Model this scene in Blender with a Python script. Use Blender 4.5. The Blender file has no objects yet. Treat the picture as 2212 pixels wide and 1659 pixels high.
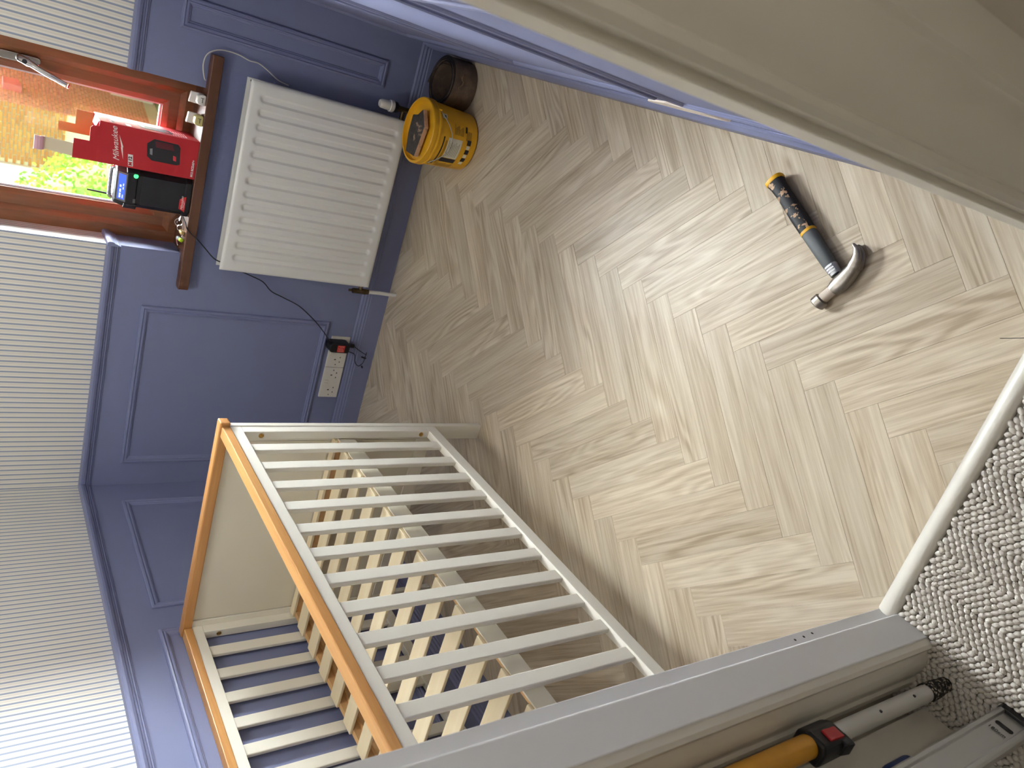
import bpy, bmesh, math, random
from mathutils import Vector, Matrix, Euler
random.seed(7)
R = math.radians
sc = bpy.context.scene
col = sc.collection

# ------------------------------------------------------------------ camera, world, sun, exposure
cam_d = bpy.data.cameras.new('camera')
cam = bpy.data.objects.new('camera', cam_d); col.objects.link(cam)
cam.location = (1.8470, -2.8508, 1.5585)
cam.rotation_euler = (0.055779, 0.920130, -1.067215)
cam_d.sensor_fit = 'HORIZONTAL'; cam_d.sensor_width = 36.0
cam_d.lens = 1628.23 / 2212.0 * 36.0
cam_d.clip_start = 0.02; cam_d.clip_end = 200
cam_d.dof.use_dof = True; cam_d.dof.focus_distance = 1.9; cam_d.dof.aperture_fstop = 7.0
sc.camera = cam

w = bpy.data.worlds.new('sky'); sc.world = w; w.use_nodes = True
bg = w.node_tree.nodes['Background']
bg.inputs[0].default_value = (0.80, 0.89, 1.0, 1); bg.inputs[1].default_value = 0.95

sun_d = bpy.data.lights.new('sun', 'SUN'); sun_d.energy = 156.0; sun_d.angle = R(120); sun_d.color = (0.94, 0.97, 1.0)
sun = bpy.data.objects.new('sun', sun_d); col.objects.link(sun)
SUN_AZ, SUN_EL = R(16), R(24)          # azimuth from +Y towards +X
to_sun = Vector((math.sin(SUN_AZ) * math.cos(SUN_EL), math.cos(SUN_AZ) * math.cos(SUN_EL), math.sin(SUN_EL)))
sun.rotation_euler = to_sun.to_track_quat('Z', 'Y').to_euler(); sun.location = to_sun * 40

hl_d = bpy.data.lights.new('hall_fill', 'POINT'); hl_d.energy = 5.0; hl_d.shadow_soft_size = 0.12; hl_d.color = (1.0, 0.95, 0.88)  # added landing fill light, no fitting in view; lifts jambs and carpet shade
hl = bpy.data.objects.new('hall_fill', hl_d); col.objects.link(hl); hl.location = (2.3, -3.1, 2.2)

rl_d = bpy.data.lights.new('room_fill', 'POINT'); rl_d.energy = 13; rl_d.shadow_soft_size = 0.22; rl_d.color = (1.0, 0.985, 0.97)  # added fill below the ceiling, unseen source; brightens radiator and window wall
rl = bpy.data.objects.new('room_fill', rl_d); col.objects.link(rl); rl.location = (1.05, -1.35, 2.15)

sc.view_settings.view_transform = 'Standard'; sc.view_settings.look = 'None'
sc.view_settings.exposure = 0.8; sc.view_settings.gamma = 1.0; sc.view_settings.use_curve_mapping = False
sc.cycles.max_bounces = 7; sc.cycles.diffuse_bounces = 5; sc.cycles.glossy_bounces = 2; sc.cycles.transmission_bounces = 2; sc.cycles.transparent_max_bounces = 8
sc.cycles.use_adaptive_sampling = True; sc.cycles.adaptive_threshold = 0.05; sc.cycles.use_light_tree = False; sc.cycles.adaptive_min_samples = 16
sc.cycles.caustics_reflective = False; sc.cycles.caustics_refractive = False
sc.cycles.use_denoising = True; sc.cycles.sample_clamp_indirect = 8

# ------------------------------------------------------------------ materials
def lin(c):
    return tuple(((v / 255) / 12.92 if v / 255 <= 0.04045 else ((v / 255 + 0.055) / 1.055) ** 2.4) for v in c) + (1,)
class NT:
    def __init__(s, name):
        s.m = bpy.data.materials.new(name); s.m.use_nodes = True
        s.t = s.m.node_tree; s.b = s.t.nodes['Principled BSDF']; s.o = s.t.nodes['Material Output']
    def n(s, typ, **kw):
        nd = s.t.nodes.new(typ)
        for k, v in kw.items():
            if k in ('inp',):
                for kk, vv in v.items(): nd.inputs[kk].default_value = vv
            else: setattr(nd, k, v)
        return nd
    def l(s, a, b): s.t.links.new(a, b)
    def math(s, op, a, b=None, c=None, clamp=False):
        nd = s.n('ShaderNodeMath', operation=op, use_clamp=clamp)
        for i, v in enumerate((a, b, c)):
            if v is None: continue
            if isinstance(v, (int, float)): nd.inputs[i].default_value = v
            else: s.l(v, nd.inputs[i])
        return nd.outputs[0]
    def mix(s, fac, a, b):
        nd = s.n('ShaderNodeMix', data_type='RGBA')
        for i, v in ((0, fac), (6, a), (7, b)):
            if isinstance(v, (int, float, tuple)): nd.inputs[i].default_value = v
            else: s.l(v, nd.inputs[i])
        return nd.outputs[2]
    def ramp(s, fac, stops):
        nd = s.n('ShaderNodeValToRGB'); e = nd.color_ramp.elements
        e[0].position, e[0].color = stops[0]; e[1].position, e[1].color = stops[-1]
        for p_, c_ in stops[1:-1]:
            x = e.new(p_); x.color = c_
        s.l(fac, nd.inputs[0]); return nd.outputs[0]
    def noise(s, vec, scale, detail=3, rough=.5, dist=0):
        nd = s.n('ShaderNodeTexNoise', inp={'Scale': scale, 'Detail': detail, 'Roughness': rough, 'Distortion': dist})
        if vec is not None: s.l(vec, nd.inputs['Vector'])
        return nd.outputs[0]
    def coords(s, kind='Object', scale=(1, 1, 1)):
        tc = s.n('ShaderNodeTexCoord'); mp = s.n('ShaderNodeMapping'); mp.inputs['Scale'].default_value = scale
        s.l(tc.outputs[kind], mp.inputs[0]); return mp.outputs[0]
    def bump(s, h, strength=.2, dist=.002):
        nd = s.n('ShaderNodeBump', inp={'Strength': strength, 'Distance': dist}); s.l(h, nd.inputs['Height']); s.l(nd.outputs[0], s.b.inputs['Normal'])
    def base(s, c):
        if isinstance(c, tuple): s.b.inputs['Base Color'].default_value = c
        else: s.l(c, s.b.inputs['Base Color'])
MATS = {}
def plain(name, rgb, rough=.5, metal=0, var=.06, vscale=8, bump=0, bscale=60, bdist=.001, spec=.5, emit=None, es=0):
    if name in MATS: return MATS[name]
    t = NT(name); c = lin(rgb)
    v = t.coords('Object')
    if var > 0:
        n = t.noise(v, vscale, 4)
        d = tuple(x * (1 - var) for x in c[:3]) + (1,); u = tuple(min(1, x * (1 + var)) for x in c[:3]) + (1,)
        t.base(t.mix(n, d, u))
    else: t.base(c)
    t.b.inputs['Roughness'].default_value = rough; t.b.inputs['Metallic'].default_value = metal
    t.b.inputs['Specular IOR Level'].default_value = spec
    if bump: t.bump(t.noise(v, bscale, 5), bump, bdist)
    if emit:
        t.b.inputs['Emission Color'].default_value = lin(emit); t.b.inputs['Emission Strength'].default_value = es
    MATS[name] = t.m; return t.m
def wood(name, rgb, dark, axis='X', scale=1.0, rough=.45, contrast=.6, bump=.1):
    if name in MATS: return MATS[name]
    t = NT(name)
    sca = {'X': (1.5, 26, 26), 'Y': (26, 1.5, 26), 'Z': (26, 26, 1.5)}[axis]
    v = t.coords('Object', tuple(k * scale for k in sca))
    n1 = t.noise(v, 1.0, 6, .6, .6); n2 = t.noise(v, 4.0, 3, .6)
    f = t.math('MULTIPLY_ADD', n2, .35, t.math('MULTIPLY', n1, .65))
    t.base(t.ramp(f, [(.5 - .28 / max(contrast, .05) * .5, lin(dark)), (.5 + .28 / max(contrast, .05) * .5, lin(rgb))]))
    t.b.inputs['Roughness'].default_value = rough
    if bump: t.bump(n2, bump, .0006)
    MATS[name] = t.m; return t.m

def mat_plank():
    t = NT('pale_oak_vinyl')
    tc = t.n('ShaderNodeTexCoord'); oi = t.n('ShaderNodeObjectInfo')
    off = t.n('ShaderNodeCombineXYZ')
    t.l(t.math('MULTIPLY', oi.outputs['Random'], 37.0), off.inputs[0]); t.l(t.math('MULTIPLY', oi.outputs['Random'], 91.0), off.inputs[1])
    va = t.n('ShaderNodeVectorMath', operation='ADD'); t.l(tc.outputs['Object'], va.inputs[0]); t.l(off.outputs[0], va.inputs[1])
    def mp(sx, sy):
        m = t.n('ShaderNodeMapping'); m.inputs['Scale'].default_value = (sx, sy, 1); t.l(va.outputs[0], m.inputs[0]); return m.outputs[0]
    streak = t.noise(mp(4.5, 135), 1.0, 5, .62, .25)
    broad = t.noise(mp(1.6, 17), 1.0, 3, .5, .7)
    ringv = t.noise(mp(1.3, 8.5), 1.0, 2, .45, .3)
    ring = t.math('SINE', t.math('MULTIPLY', ringv, 82.0))
    ring = t.math('MULTIPLY_ADD', ring, .5, .5)
    gate = t.ramp(t.noise(mp(1.1, 6), 1.0, 1), [(.45, (0, 0, 0, 1)), (.62, (1, 1, 1, 1))])
    f = t.math('MULTIPLY_ADD', streak, .62, t.math('MULTIPLY', broad, .45))
    f = t.math('MULTIPLY_ADD', t.math('MULTIPLY', t.math('SUBTRACT', ring, .5), gate), .20, f)
    c = t.ramp(f, [(.36, lin((176, 157, 131))), (.47, lin((195, 178, 153))), (.56, lin((207, 192, 168))), (.70, lin((222, 209, 187)))])
    tone = t.math('MULTIPLY_ADD', oi.outputs['Random'], .18, .84)
    hsv = t.n('ShaderNodeHueSaturation'); t.l(tone, hsv.inputs['Value']); t.l(c, hsv.inputs['Color'])
    t.base(hsv.outputs[0]); t.b.inputs['Roughness'].default_value = .42
    t.b.inputs['Specular IOR Level'].default_value = .4
    t.bump(streak, .25, .0008)
    return t.m

def mat_wall():
    t = NT('striped_wallpaper_over_blue_paint')
    g = t.n('ShaderNodeNewGeometry'); sp = t.n('ShaderNodeSeparateXYZ'); t.l(g.outputs['Position'], sp.inputs[0])
    sn = t.n('ShaderNodeSeparateXYZ'); t.l(g.outputs['True Normal'], sn.inputs[0])
    side = t.math('GREATER_THAN', t.math('ABSOLUTE', sn.outputs[0]), .5)
    m = t.n('ShaderNodeMix', data_type='FLOAT'); t.l(side, m.inputs[0]); t.l(sp.outputs[0], m.inputs[2]); t.l(sp.outputs[1], m.inputs[3])
    a = t.math('FRACT', t.math('DIVIDE', m.outputs[0], .0202))
    grey = lin((222, 217, 206)); cream = lin((236, 232, 222)); stripe = lin((156, 165, 184)); thin = lin((224, 220, 210))
    c = t.ramp(a, [(0, stripe), (.22, stripe), (.27, cream), (.52, cream), (.54, thin), (.58, thin), (.60, grey), (.94, cream), (.97, stripe), (1, stripe)])
    blue = t.mix(t.noise(t.coords('Object'), 5, 3), lin((125, 131, 165)), lin((130, 136, 170)))
    up = t.math('GREATER_THAN', sp.outputs[2], 1.095)
    t.base(t.mix(up, blue, c)); t.b.inputs['Roughness'].default_value = .55
    t.b.inputs['Specular IOR Level'].default_value = .3
    t.bump(t.noise(t.coords('Object'), 90, 4), .12, .0008)
    return t.m
M_plank = mat_plank(); M_wall = mat_wall()
M_blue = plain('blue_trim_paint', (127, 133, 168), .38, var=.03, bump=.05, bscale=40)
M_white = plain('white_gloss_trim', (242, 244, 247), .28, var=.02, bump=.25, bscale=28, bdist=.0012)
M_cream = plain('cream_painted_jamb', (226, 222, 212), .35, var=.03)
M_ceil = plain('white_ceiling', (235, 235, 232), .8, var=.01)
M_hall = plain('hall_wall_paint', (205, 198, 186), .7, var=.02)
M_rad = plain('radiator_enamel', (232, 231, 227), .3, var=.01)
M_cot = plain('white_cot_lacquer', (232, 228, 216), .38, var=.015, bump=.05, bscale=30)
M_cotpanel = plain('cream_cot_panel', (226, 220, 203), .45, var=.015)
M_oak = wood('honey_oak_rail', (214, 164, 102), (186, 130, 74), 'Y', 1.0, .35, .7)
M_oakx = wood('honey_oak_end_rail', (206, 154, 94), (178, 122, 70), 'X', 1.0, .35, .7)
M_slat = wood('birch_slat', (238, 224, 192), (224, 205, 168), 'X', .7, .55, .6)
M_bear = wood('pine_bearer', (222, 182, 130), (196, 150, 98), 'Y', .7, .55, .6)
M_win = wood('mahogany_stained_frame', (150, 98, 64), (106, 68, 44), 'Z', .8, .32, .6, .15)
M_sill = wood('mahogany_sill', (104, 64, 42), (74, 44, 28), 'X', .8, .4, .6, .15)
M_black = plain('black_plastic', (22, 22, 26), .45, var=.1)
M_blackr = plain('black_rubber', (26, 24, 23), .7, var=.2, bump=.3, bscale=50)
M_yellow = plain('yellow_plastic', (228, 170, 28), .4, var=.05)
M_red = plain('red_card', (178, 24, 34), .5, var=.03)
M_card = plain('brown_card', (176, 128, 78), .8, var=.06, vscale=20)
M_beige = plain('greyboard', (214, 200, 172), .8, var=.05, vscale=20)
M_ink = plain('white_ink', (235, 232, 228), .6, var=0)
M_dark = plain('dark_print', (34, 33, 38), .5, var=.05)
M_plate = plain('socket_plate_white', (222, 218, 210), .35, var=.01)
M_alu = plain('brushed_aluminium', (205, 206, 206), .35, .85, var=.04)
M_chrome = plain('chrome', (215, 215, 218), .15, 1, var=0)
M_brass = plain('brass', (190, 150, 80), .3, 1, var=.05)
M_steel = plain('worn_steel', (150, 143, 135), .38, .85, var=.35, vscale=120, bump=.3, bscale=150, bdist=.0006)
M_copper = plain('tarnished_brass_valve', (96, 80, 56), .4, .8, var=.4, vscale=90)

# ------------------------------------------------------------------ mesh helpers
def wl(o):
    v = Vector((0, 0, 0))
    while o is not None: v += o.location; o = o.parent
    return v
class MB:
    def __init__(s): s.v = []; s.f = []
    def add(s, vs, fs):
        k = len(s.v); s.v += [tuple(x) for x in vs]; s.f += [tuple(i + k for i in f) for f in fs]; return s
    def box(s, x0, x1, y0, y1, z0, z1):
        return s.add([(x0, y0, z0), (x1, y0, z0), (x1, y1, z0), (x0, y1, z0), (x0, y0, z1), (x1, y0, z1), (x1, y1, z1), (x0, y1, z1)],
                     [(0, 3, 2, 1), (4, 5, 6, 7), (0, 1, 5, 4), (1, 2, 6, 5), (2, 3, 7, 6), (3, 0, 4, 7)])
    def prism(s, poly, fn, a0, a1):          # poly 2d (p,q); fn(p,q,a)->xyz
        n = len(poly)
        vs = [fn(p, q, a0) for p, q in poly] + [fn(p, q, a1) for p, q in poly]
        fs = [tuple(range(n))[::-1], tuple(range(n, 2 * n))] + [(i, (i + 1) % n, n + (i + 1) % n, n + i) for i in range(n)]
        return s.add(vs, fs)
    def rings(s, rings, closed=True, cap=True):   # list of rings of points
        n = len(rings[0]); vs = [q for r in rings for q in r]; fs = []
        for k in range(len(rings) - 1):
            for i in range(n if closed else n - 1):
                j = (i + 1) % n; fs.append((k * n + i, k * n + j, (k + 1) * n + j, (k + 1) * n + i))
        if cap and closed:
            fs.append(tuple(range(n))[::-1]); fs.append(tuple(range((len(rings) - 1) * n, len(rings) * n)))
        return s.add(vs, fs)
    def tube(s, path, r, seg=8, cap=True):
        P = [Vector(q) for q in path]; rs = r if isinstance(r, (list, tuple)) else [r] * len(P)
        rg = []; up = None
        for i, q in enumerate(P):
            d = (P[min(i + 1, len(P) - 1)] - P[max(i - 1, 0)]).normalized()
            if up is None: up = d.orthogonal().normalized()
            up = (up - d * up.dot(d)).normalized(); sd = d.cross(up)
            rg.append([q + (up * math.cos(2 * math.pi * k / seg) + sd * math.sin(2 * math.pi * k / seg)) * rs[i] for k in range(seg)])
        return s.rings(rg, True, cap)
    def lathe(s, prof, c, seg=32, axis='Z', cap=True):   # prof [(r,h)]
        rg = []
        for r, h in prof:
            ring = []
            for k in range(seg):
                a = 2 * math.pi * k / seg; x, y = r * math.cos(a), r * math.sin(a)
                ring.append({'Z': (c[0] + x, c[1] + y, c[2] + h), 'Y': (c[0] + x, c[1] + h, c[2] - y), 'X': (c[0] + h, c[1] + x, c[2] + y)}[axis])
            rg.append(ring)
        return s.rings(rg, True, cap)
    def build(s, name, mat, parent=None, smooth=False, bevel=0, seg=2, local=False, angle=35):
        me = bpy.data.meshes.new(name); me.from_pydata(s.v, [], s.f); me.validate(); me.update()
        bm = bmesh.new(); bm.from_mesh(me); bmesh.ops.recalc_face_normals(bm, faces=bm.faces); bm.to_mesh(me); bm.free()
        if mat is not None: me.materials.append(mat)
        o = bpy.data.objects.new(name, me); col.objects.link(o)
        if parent is not None:
            o.parent = parent
            if not local: o.location = -wl(parent)
        if smooth:
            for p_ in me.polygons: p_.use_smooth = True
            me.set_sharp_from_angle(angle=R(angle))
        if bevel:
            b = o.modifiers.new('bevel', 'BEVEL'); b.width = bevel; b.segments = seg; b.limit_method = 'ANGLE'; b.angle_limit = R(30)
        return o
def tag(o, label, cat=None, group=None, kind=None):
    o['label'] = label
    if cat: o['category'] = cat
    if group: o['group'] = group
    if kind: o['kind'] = kind
    return o
def empty(name, loc, rot=(0, 0, 0)):
    o = bpy.data.objects.new(name, None); o.empty_display_size = .05; col.objects.link(o); o.location = loc; o.rotation_euler = rot; return o
def box(name, mat, parent, *b, bevel=0): return MB().box(*b).build(name, mat, parent, bevel=bevel)
def smoothpath(pts, n=8):
    P = [Vector(q) for q in pts]; out = []
    for i in range(len(P) - 1):
        p0, p1, p2, p3 = P[max(i - 1, 0)], P[i], P[i + 1], P[min(i + 2, len(P) - 1)]
        for k in range(n):
            t = k / n
            out.append(.5 * ((2 * p1) + (p2 - p0) * t + (2 * p0 - 5 * p1 + 4 * p2 - p3) * t * t + (3 * p1 - p0 - 3 * p2 + p3) * t ** 3))
    out.append(P[-1]); return out
def text(s, size, name, mat, parent, M, extrude=.0003, shear=0, align='LEFT', bold=0):
    cu = bpy.data.curves.new('lettering', 'FONT'); cu.body = s; cu.size = size; cu.extrude = extrude; cu.shear = shear; cu.align_x = align; cu.offset = bold
    t = bpy.data.objects.new('lettering', cu); col.objects.link(t)
    me = bpy.data.meshes.new_from_object(t.evaluated_get(bpy.context.evaluated_depsgraph_get()))
    bpy.data.objects.remove(t); bpy.data.curves.remove(cu)
    me.transform(M); me.materials.clear(); me.materials.append(mat)
    o = bpy.data.objects.new(name, me); col.objects.link(o); o.parent = parent
    if parent is not None: o.location = -wl(parent)
    return o
def frameM(org, xdir, ydir):
    x = Vector(xdir).normalized(); y = Vector(ydir).normalized(); z = x.cross(y)
    m = Matrix((x, y, z)).transposed().to_4x4(); m.translation = Vector(org); return m

# ------------------------------------------------------------------ room dimensions
W = 1.957; BY = 0.012; DY = -2.336; HZ = 2.42
WX0, WX1, WZ0, WZ1 = 0.995, 1.586, 0.868, 2.10
JL, JR = 1.137, 1.924; XR0 = 1.897

# ------------------------------------------------------------------ floor with herringbone planks
floor = MB().box(-.02, W + .02, DY - .03, BY + .02, -.05, -.0035).build('floor', plain('floor_screed', (120, 108, 92), .9))
tag(floor, 'pale oak herringbone floor of the bedroom', 'floor', kind='structure')
PW, PL = .0762, .4572
A0, B0 = .546, -1.511
def clip(poly, x0, x1, y0, y1):
    def half(pl, ax, val, sgn):
        out = []
        for i in range(len(pl)):
            a, b = pl[i], pl[(i + 1) % len(pl)]
            da, db = sgn * (a[ax] - val), sgn * (b[ax] - val)
            if da >= 0: out.append(a)
            if da * db < 0:
                t = da / (da - db); out.append((a[0] + (b[0] - a[0]) * t, a[1] + (b[1] - a[1]) * t))
        return out
    for ax, val, sg in ((0, x0, 1), (0, x1, -1), (1, y0, 1), (1, y1, -1)):
        if len(poly) < 3: return []
        poly = half(poly, ax, val, sg)
    return poly
def area(p): return abs(sum(p[i][0] * p[(i + 1) % len(p)][1] - p[(i + 1) % len(p)][0] * p[i][1] for i in range(len(p)))) / 2
def plank_mesh(poly):     # local polygon -> chamfered slab
    n = len(poly); cx = sum(p[0] for p in poly) / n; cy = sum(p[1] for p in poly) / n
    def ins(p, d):
        dx, dy = p[0] - cx, p[1] - cy
        return (p[0] - math.copysign(min(d, abs(dx)), dx), p[1] - math.copysign(min(d, abs(dy)), dy))
    vs = [(x, y, -.004) for x, y in poly] + [(ins((x, y), .00012) + (-.0004,)) for x, y in poly] + [(ins((x, y), .0007) + (0,)) for x, y in poly]
    fs = [tuple(range(2 * n, 3 * n))]
    for k in range(2):
        for i in range(n):
            j = (i + 1) % n; fs.append((k * n + i, k * n + j, (k + 1) * n + j, (k + 1) * n + i))
    me = bpy.data.meshes.new('plank'); me.from_pydata(vs, [], fs); me.update(); me.materials.append(M_plank); return me
full_mesh = plank_mesh([(-PL / 2, -PW / 2), (PL / 2, -PW / 2), (PL / 2, PW / 2), (-PL / 2, PW / 2)])
s2 = math.sqrt(2)
def ab2xy(a, b): return ((a - b) / s2, (a + b) / s2)
seen = set()
for U in range(-60, 60):
    for V in range(-60, 60):
        m = (U - V) % 12
        if 1 <= m <= 6: key = ('v', U, V - (6 - m))                  # runs along b
        else: key = ('h', U - ((m - 7) % 12), V)                      # runs along a
        if key in seen: continue
        seen.add(key)
        if key[0] == 'v':
            a, b = A0 + (key[1] + .5) * PW, B0 + (key[2] + 3) * PW; ang = R(135)
        else:
            a, b = A0 + (key[1] + 3) * PW, B0 + (key[2] + .5) * PW; ang = R(45)
        cx, cy = ab2xy(a, b)
        if not (-.4 < cx < W + .4 and DY - .4 < cy < .4): continue
        ca, sa = math.cos(ang), math.sin(ang)
        corners = [(cx + ca * u - sa * v, cy + sa * u + ca * v) for u, v in ((-PL / 2, -PW / 2), (PL / 2, -PW / 2), (PL / 2, PW / 2), (-PL / 2, PW / 2))]
        cl = clip(corners, .004, W - .015, DY + .001, BY - .012)
        if len(cl) < 3 or area(cl) < 2e-4: continue
        if abs(area(cl) - PW * PL) < 1e-6: me = full_mesh
        else: me = plank_mesh([((x - cx) * ca + (y - cy) * sa, -(x - cx) * sa + (y - cy) * ca) for x, y in cl])
        o = bpy.data.objects.new('plank', me); col.objects.link(o); o.parent = floor; o.location = (cx, cy, 0); o.rotation_euler = (0, 0, ang)

# ------------------------------------------------------------------ walls, ceiling, hall
T = .26
b = MB()
b.box(-.1, WX0, BY, BY + T, -.05, HZ); b.box(WX1, W + .1, BY, BY + T, -.05, HZ)
b.box(WX0, WX1, BY, BY + T, -.05, WZ0 - .03); b.box(WX0, WX1, BY, BY + T, WZ1, HZ)
tag(b.build('wall_back', M_wall), 'window wall with striped wallpaper above blue panelling', 'wall', kind='structure')
tag(MB().box(-.1, 0, DY - .09, BY, -.05, HZ).build('wall_left', M_wall), 'wall behind the cot, striped paper over blue panelling', 'wall', kind='structure')
tag(MB().box(W, W + .1, DY - .09, BY, -.05, HZ).build('wall_right', M_wall), 'wall beside the doorway, striped paper over blue panelling', 'wall', kind='structure')
b = MB(); b.box(0, JL - .028, DY - .09, DY, -.05, HZ); b.box(JR + .023, W, DY - .09, DY, -.05, HZ); b.box(JL - .028, JR + .023, DY - .09, DY, 2.06, HZ)
tag(b.build('wall_front', M_wall), 'doorway wall between bedroom and landing', 'wall', kind='structure')
tag(MB().box(-.1, W + .1, DY - .1, BY + T, HZ, HZ + .1).build('ceiling', M_ceil), 'white bedroom ceiling', 'ceiling', kind='structure')
HY = -4.6
for nm, bb_, lb in (('wall_hall_left', (.90, .985, HY, DY - .1, -.05, HZ), 'landing wall behind the loose door'), ('wall_hall_right', (2.5, 2.6, HY, DY - .1, -.05, HZ), 'landing wall opposite the loose door'), ('wall_hall_back', (.9, 2.6, HY - .1, HY, -.05, HZ), 'landing wall facing the bedroom doorway')):
    tag(MB().box(*bb_).build(nm, M_hall), lb, 'wall', kind='structure')
b = MB(); b.box(.9, JL - .028, DY - .1, DY - .0901, -.05, HZ); b.box(XR0 + .05, 2.6, DY - .1, DY - .0901, -.05, HZ); b.box(JL - .028, XR0 + .05, DY - .1, DY - .0901, 2.06, HZ)
tag(b.build('wall_hall_front', M_hall), 'landing side of the doorway wall', 'wall', kind='structure')
tag(MB().box(.9, 2.6, HY, DY - .1, HZ, HZ + .1).build('ceiling_hall', M_ceil), 'white landing ceiling', 'ceiling', kind='structure')

# mouldings ---------------------------------------------------------
def Pback(a, z, h): return (a, BY - h, z)
def Pleft(a, z, h): return (h, a, z)
def Pright(a, z, h): return (W - h, a, z)
PROF = [(0, 0), (0, .006), (.003, .010), (.008, .011), (.011, .007), (.0135, .007), (.016, .010), (.020, .009), (.0225, .005), (.026, .004), (.028, 0)]
def frame_mould(name, P, a0, a1, z0, z1, prof, mat, parent=None):
    rg = []
    for d, h in prof:
        rg.append([P(a0 + d, z0 + d, h), P(a1 - d, z0 + d, h), P(a1 - d, z1 - d, h), P(a0 + d, z1 - d, h)])
    return MB().rings(rg, True, False).build(name, mat, parent, smooth=False)
def run(name, P, a0, a1, prof, mat, parent=None):     # prof list of (h,z) closed polygon
    return MB().prism(prof, lambda h, z, a: P(a, z, h), a0, a1).build(name, mat, parent)
DADO = [(0, 1.068), (.004, 1.068), (.006, 1.073), (.010, 1.075), (.010, 1.079), (.014, 1.082), (.015, 1.087), (.022, 1.091), (.026, 1.099), (.026, 1.106), (.021, 1.111), (0, 1.112)]
SK = [(0, 0), (.012, 0), (.012, .078), (.010, .082), (.011, .088), (.008, .094), (.009, .101), (.006, .108), (.006, .114), (.002, .120), (0, .120)]
k = 1
def trim(o, label):
    global k
    o.name = 'trim_%d' % k; k += 1; tag(o, label, 'moulding', kind='structure')
trim(frame_mould('t', Pback, .105, .779, .238, .974, PROF, M_blue), 'large panel moulding beneath the dado between cot and radiator')
trim(frame_mould('t', Pback, 1.752, 1.852, .240, .974, PROF, M_blue), 'narrow tall panel moulding right of the radiator')
for a0, a1, lb in ((-.750, -.112, 'panel moulding at the far end of the cot wall'), (-1.49, -.857, 'panel moulding in the middle of the cot wall'), (-2.23, -1.60, 'panel moulding of the cot wall nearest the door')):
    trim(frame_mould('t', Pleft, a0, a1, .240, .974, PROF, M_blue), lb)
for a0, a1, lb in ((-.742, -.112, 'far panel moulding on the wall beside the tub'), (-1.455, -.832, 'middle panel moulding on the door side wall'), (-2.25, -1.545, 'near panel moulding on the door side wall beside the jamb')):
    trim(frame_mould('t', Pright, a0, a1, .240, .974, [(d_, h_ * .72) for d_, h_ in PROF], M_blue), lb)
trim(run('t', Pback, 0, WX0 + .0, DADO, M_blue), 'blue dado rail left of the window')
trim(run('t', Pback, WX1, W, DADO, M_blue), 'blue dado rail right of the window')
trim(run('t', Pleft, DY, BY, DADO, M_blue), 'blue dado rail along the cot wall')
trim(run('t', Pright, DY, BY, DADO, M_blue), 'blue dado rail along the door side wall')
trim(run('t', lambda a, z, h: (WX0 + h * .6, a, z), BY - .026, .14, DADO, M_blue), 'short dado return inside the left window reveal')
for nm, P, a0, a1, lb in (('baseboard_back', Pback, 0, W, 'blue skirting under the radiator'), ('baseboard_left', Pleft, DY, BY, 'blue skirting behind the cot'), ('baseboard_right', lambda a, z, h: Pright(a, z, h * 1.25), DY, BY, 'blue skirting on the door side wall')):
    tag(run(nm, P, a0, a1, SK, M_blue), lb, 'skirting', kind='structure')
# chipped filler patch on the right wall skirting
pp = [(-1.31, .126), (-1.33, .150), (-1.37, .172), (-1.41, .186), (-1.45, .206), (-1.49, .200), (-1.53, .206), (-1.57, .190), (-1.59, .168), (-1.61, .146), (-1.58, .132), (-1.55, .124), (-1.50, .127), (-1.44, .121), (-1.38, .128)]
trim(MB().prism(pp, lambda a, z, h: Pright(a, z, h), -.001, .0050).build('t', plain('bare_filler', (226, 214, 200), .9, var=.1, vscale=60)), 'ragged white filler patch where blue paint has come off above the skirting')

# ------------------------------------------------------------------ window
win = empty('window_1', (1.29, .15, WZ0)); tag(win, 'brown stained timber window with one opening sash', 'window', kind='structure')
def Pwin(a, z, h): return (a, .150 - h, z)
frame_mould('outer_frame', Pwin, WX0, WX1, WZ0 - .01, WZ1, [(0, -.06), (0, .013), (.037, .013), (.054, -.003), (.054, -.06)], M_win, win)
sash = frame_mould('sash', Pwin, WX0 + .054, WX1 - .054, WZ0 + .044, WZ1 - .054, [(0, -.055), (0, -.005), (.032, -.005), (.036, -.009), (.050, -.022), (.052, -.055)], M_win, win)
frame_mould('glazing_spacer', Pwin, WX0 + .104, WX1 - .104, WZ0 + .094, WZ1 - .104, [(0, -.034), (.0065, -.034), (.0065, -.046), (0, -.046)], plain('white_spacer_bar', (214, 216, 226), .4, var=0), sash)
gm = bpy.data.materials.new('window_glass'); gm.use_nodes = True; nt = gm.node_tree; nt.nodes.clear()
go = nt.nodes.new('ShaderNodeOutputMaterial'); gx = nt.nodes.new('ShaderNodeMixShader'); gt = nt.nodes.new('ShaderNodeBsdfTransparent'); gg = nt.nodes.new('ShaderNodeBsdfGlossy'); gf = nt.nodes.new('ShaderNodeFresnel')
gg.inputs['Roughness'].default_value = 0.01; gf.inputs[0].default_value = 1.35; gt.inputs[0].default_value = (.97, .985, .98, 1)
nt.links.new(gf.outputs[0], gx.inputs[0]); nt.links.new(gt.outputs[0], gx.inputs[1]); nt.links.new(gg.outputs[0], gx.inputs[2]); nt.links.new(gx.outputs[0], go.inputs[0])
box('glass_pane', gm, sash, WX0 + .1, WX1 - .1, .188, .192, WZ0 + .09, WZ1 - .1)
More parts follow.
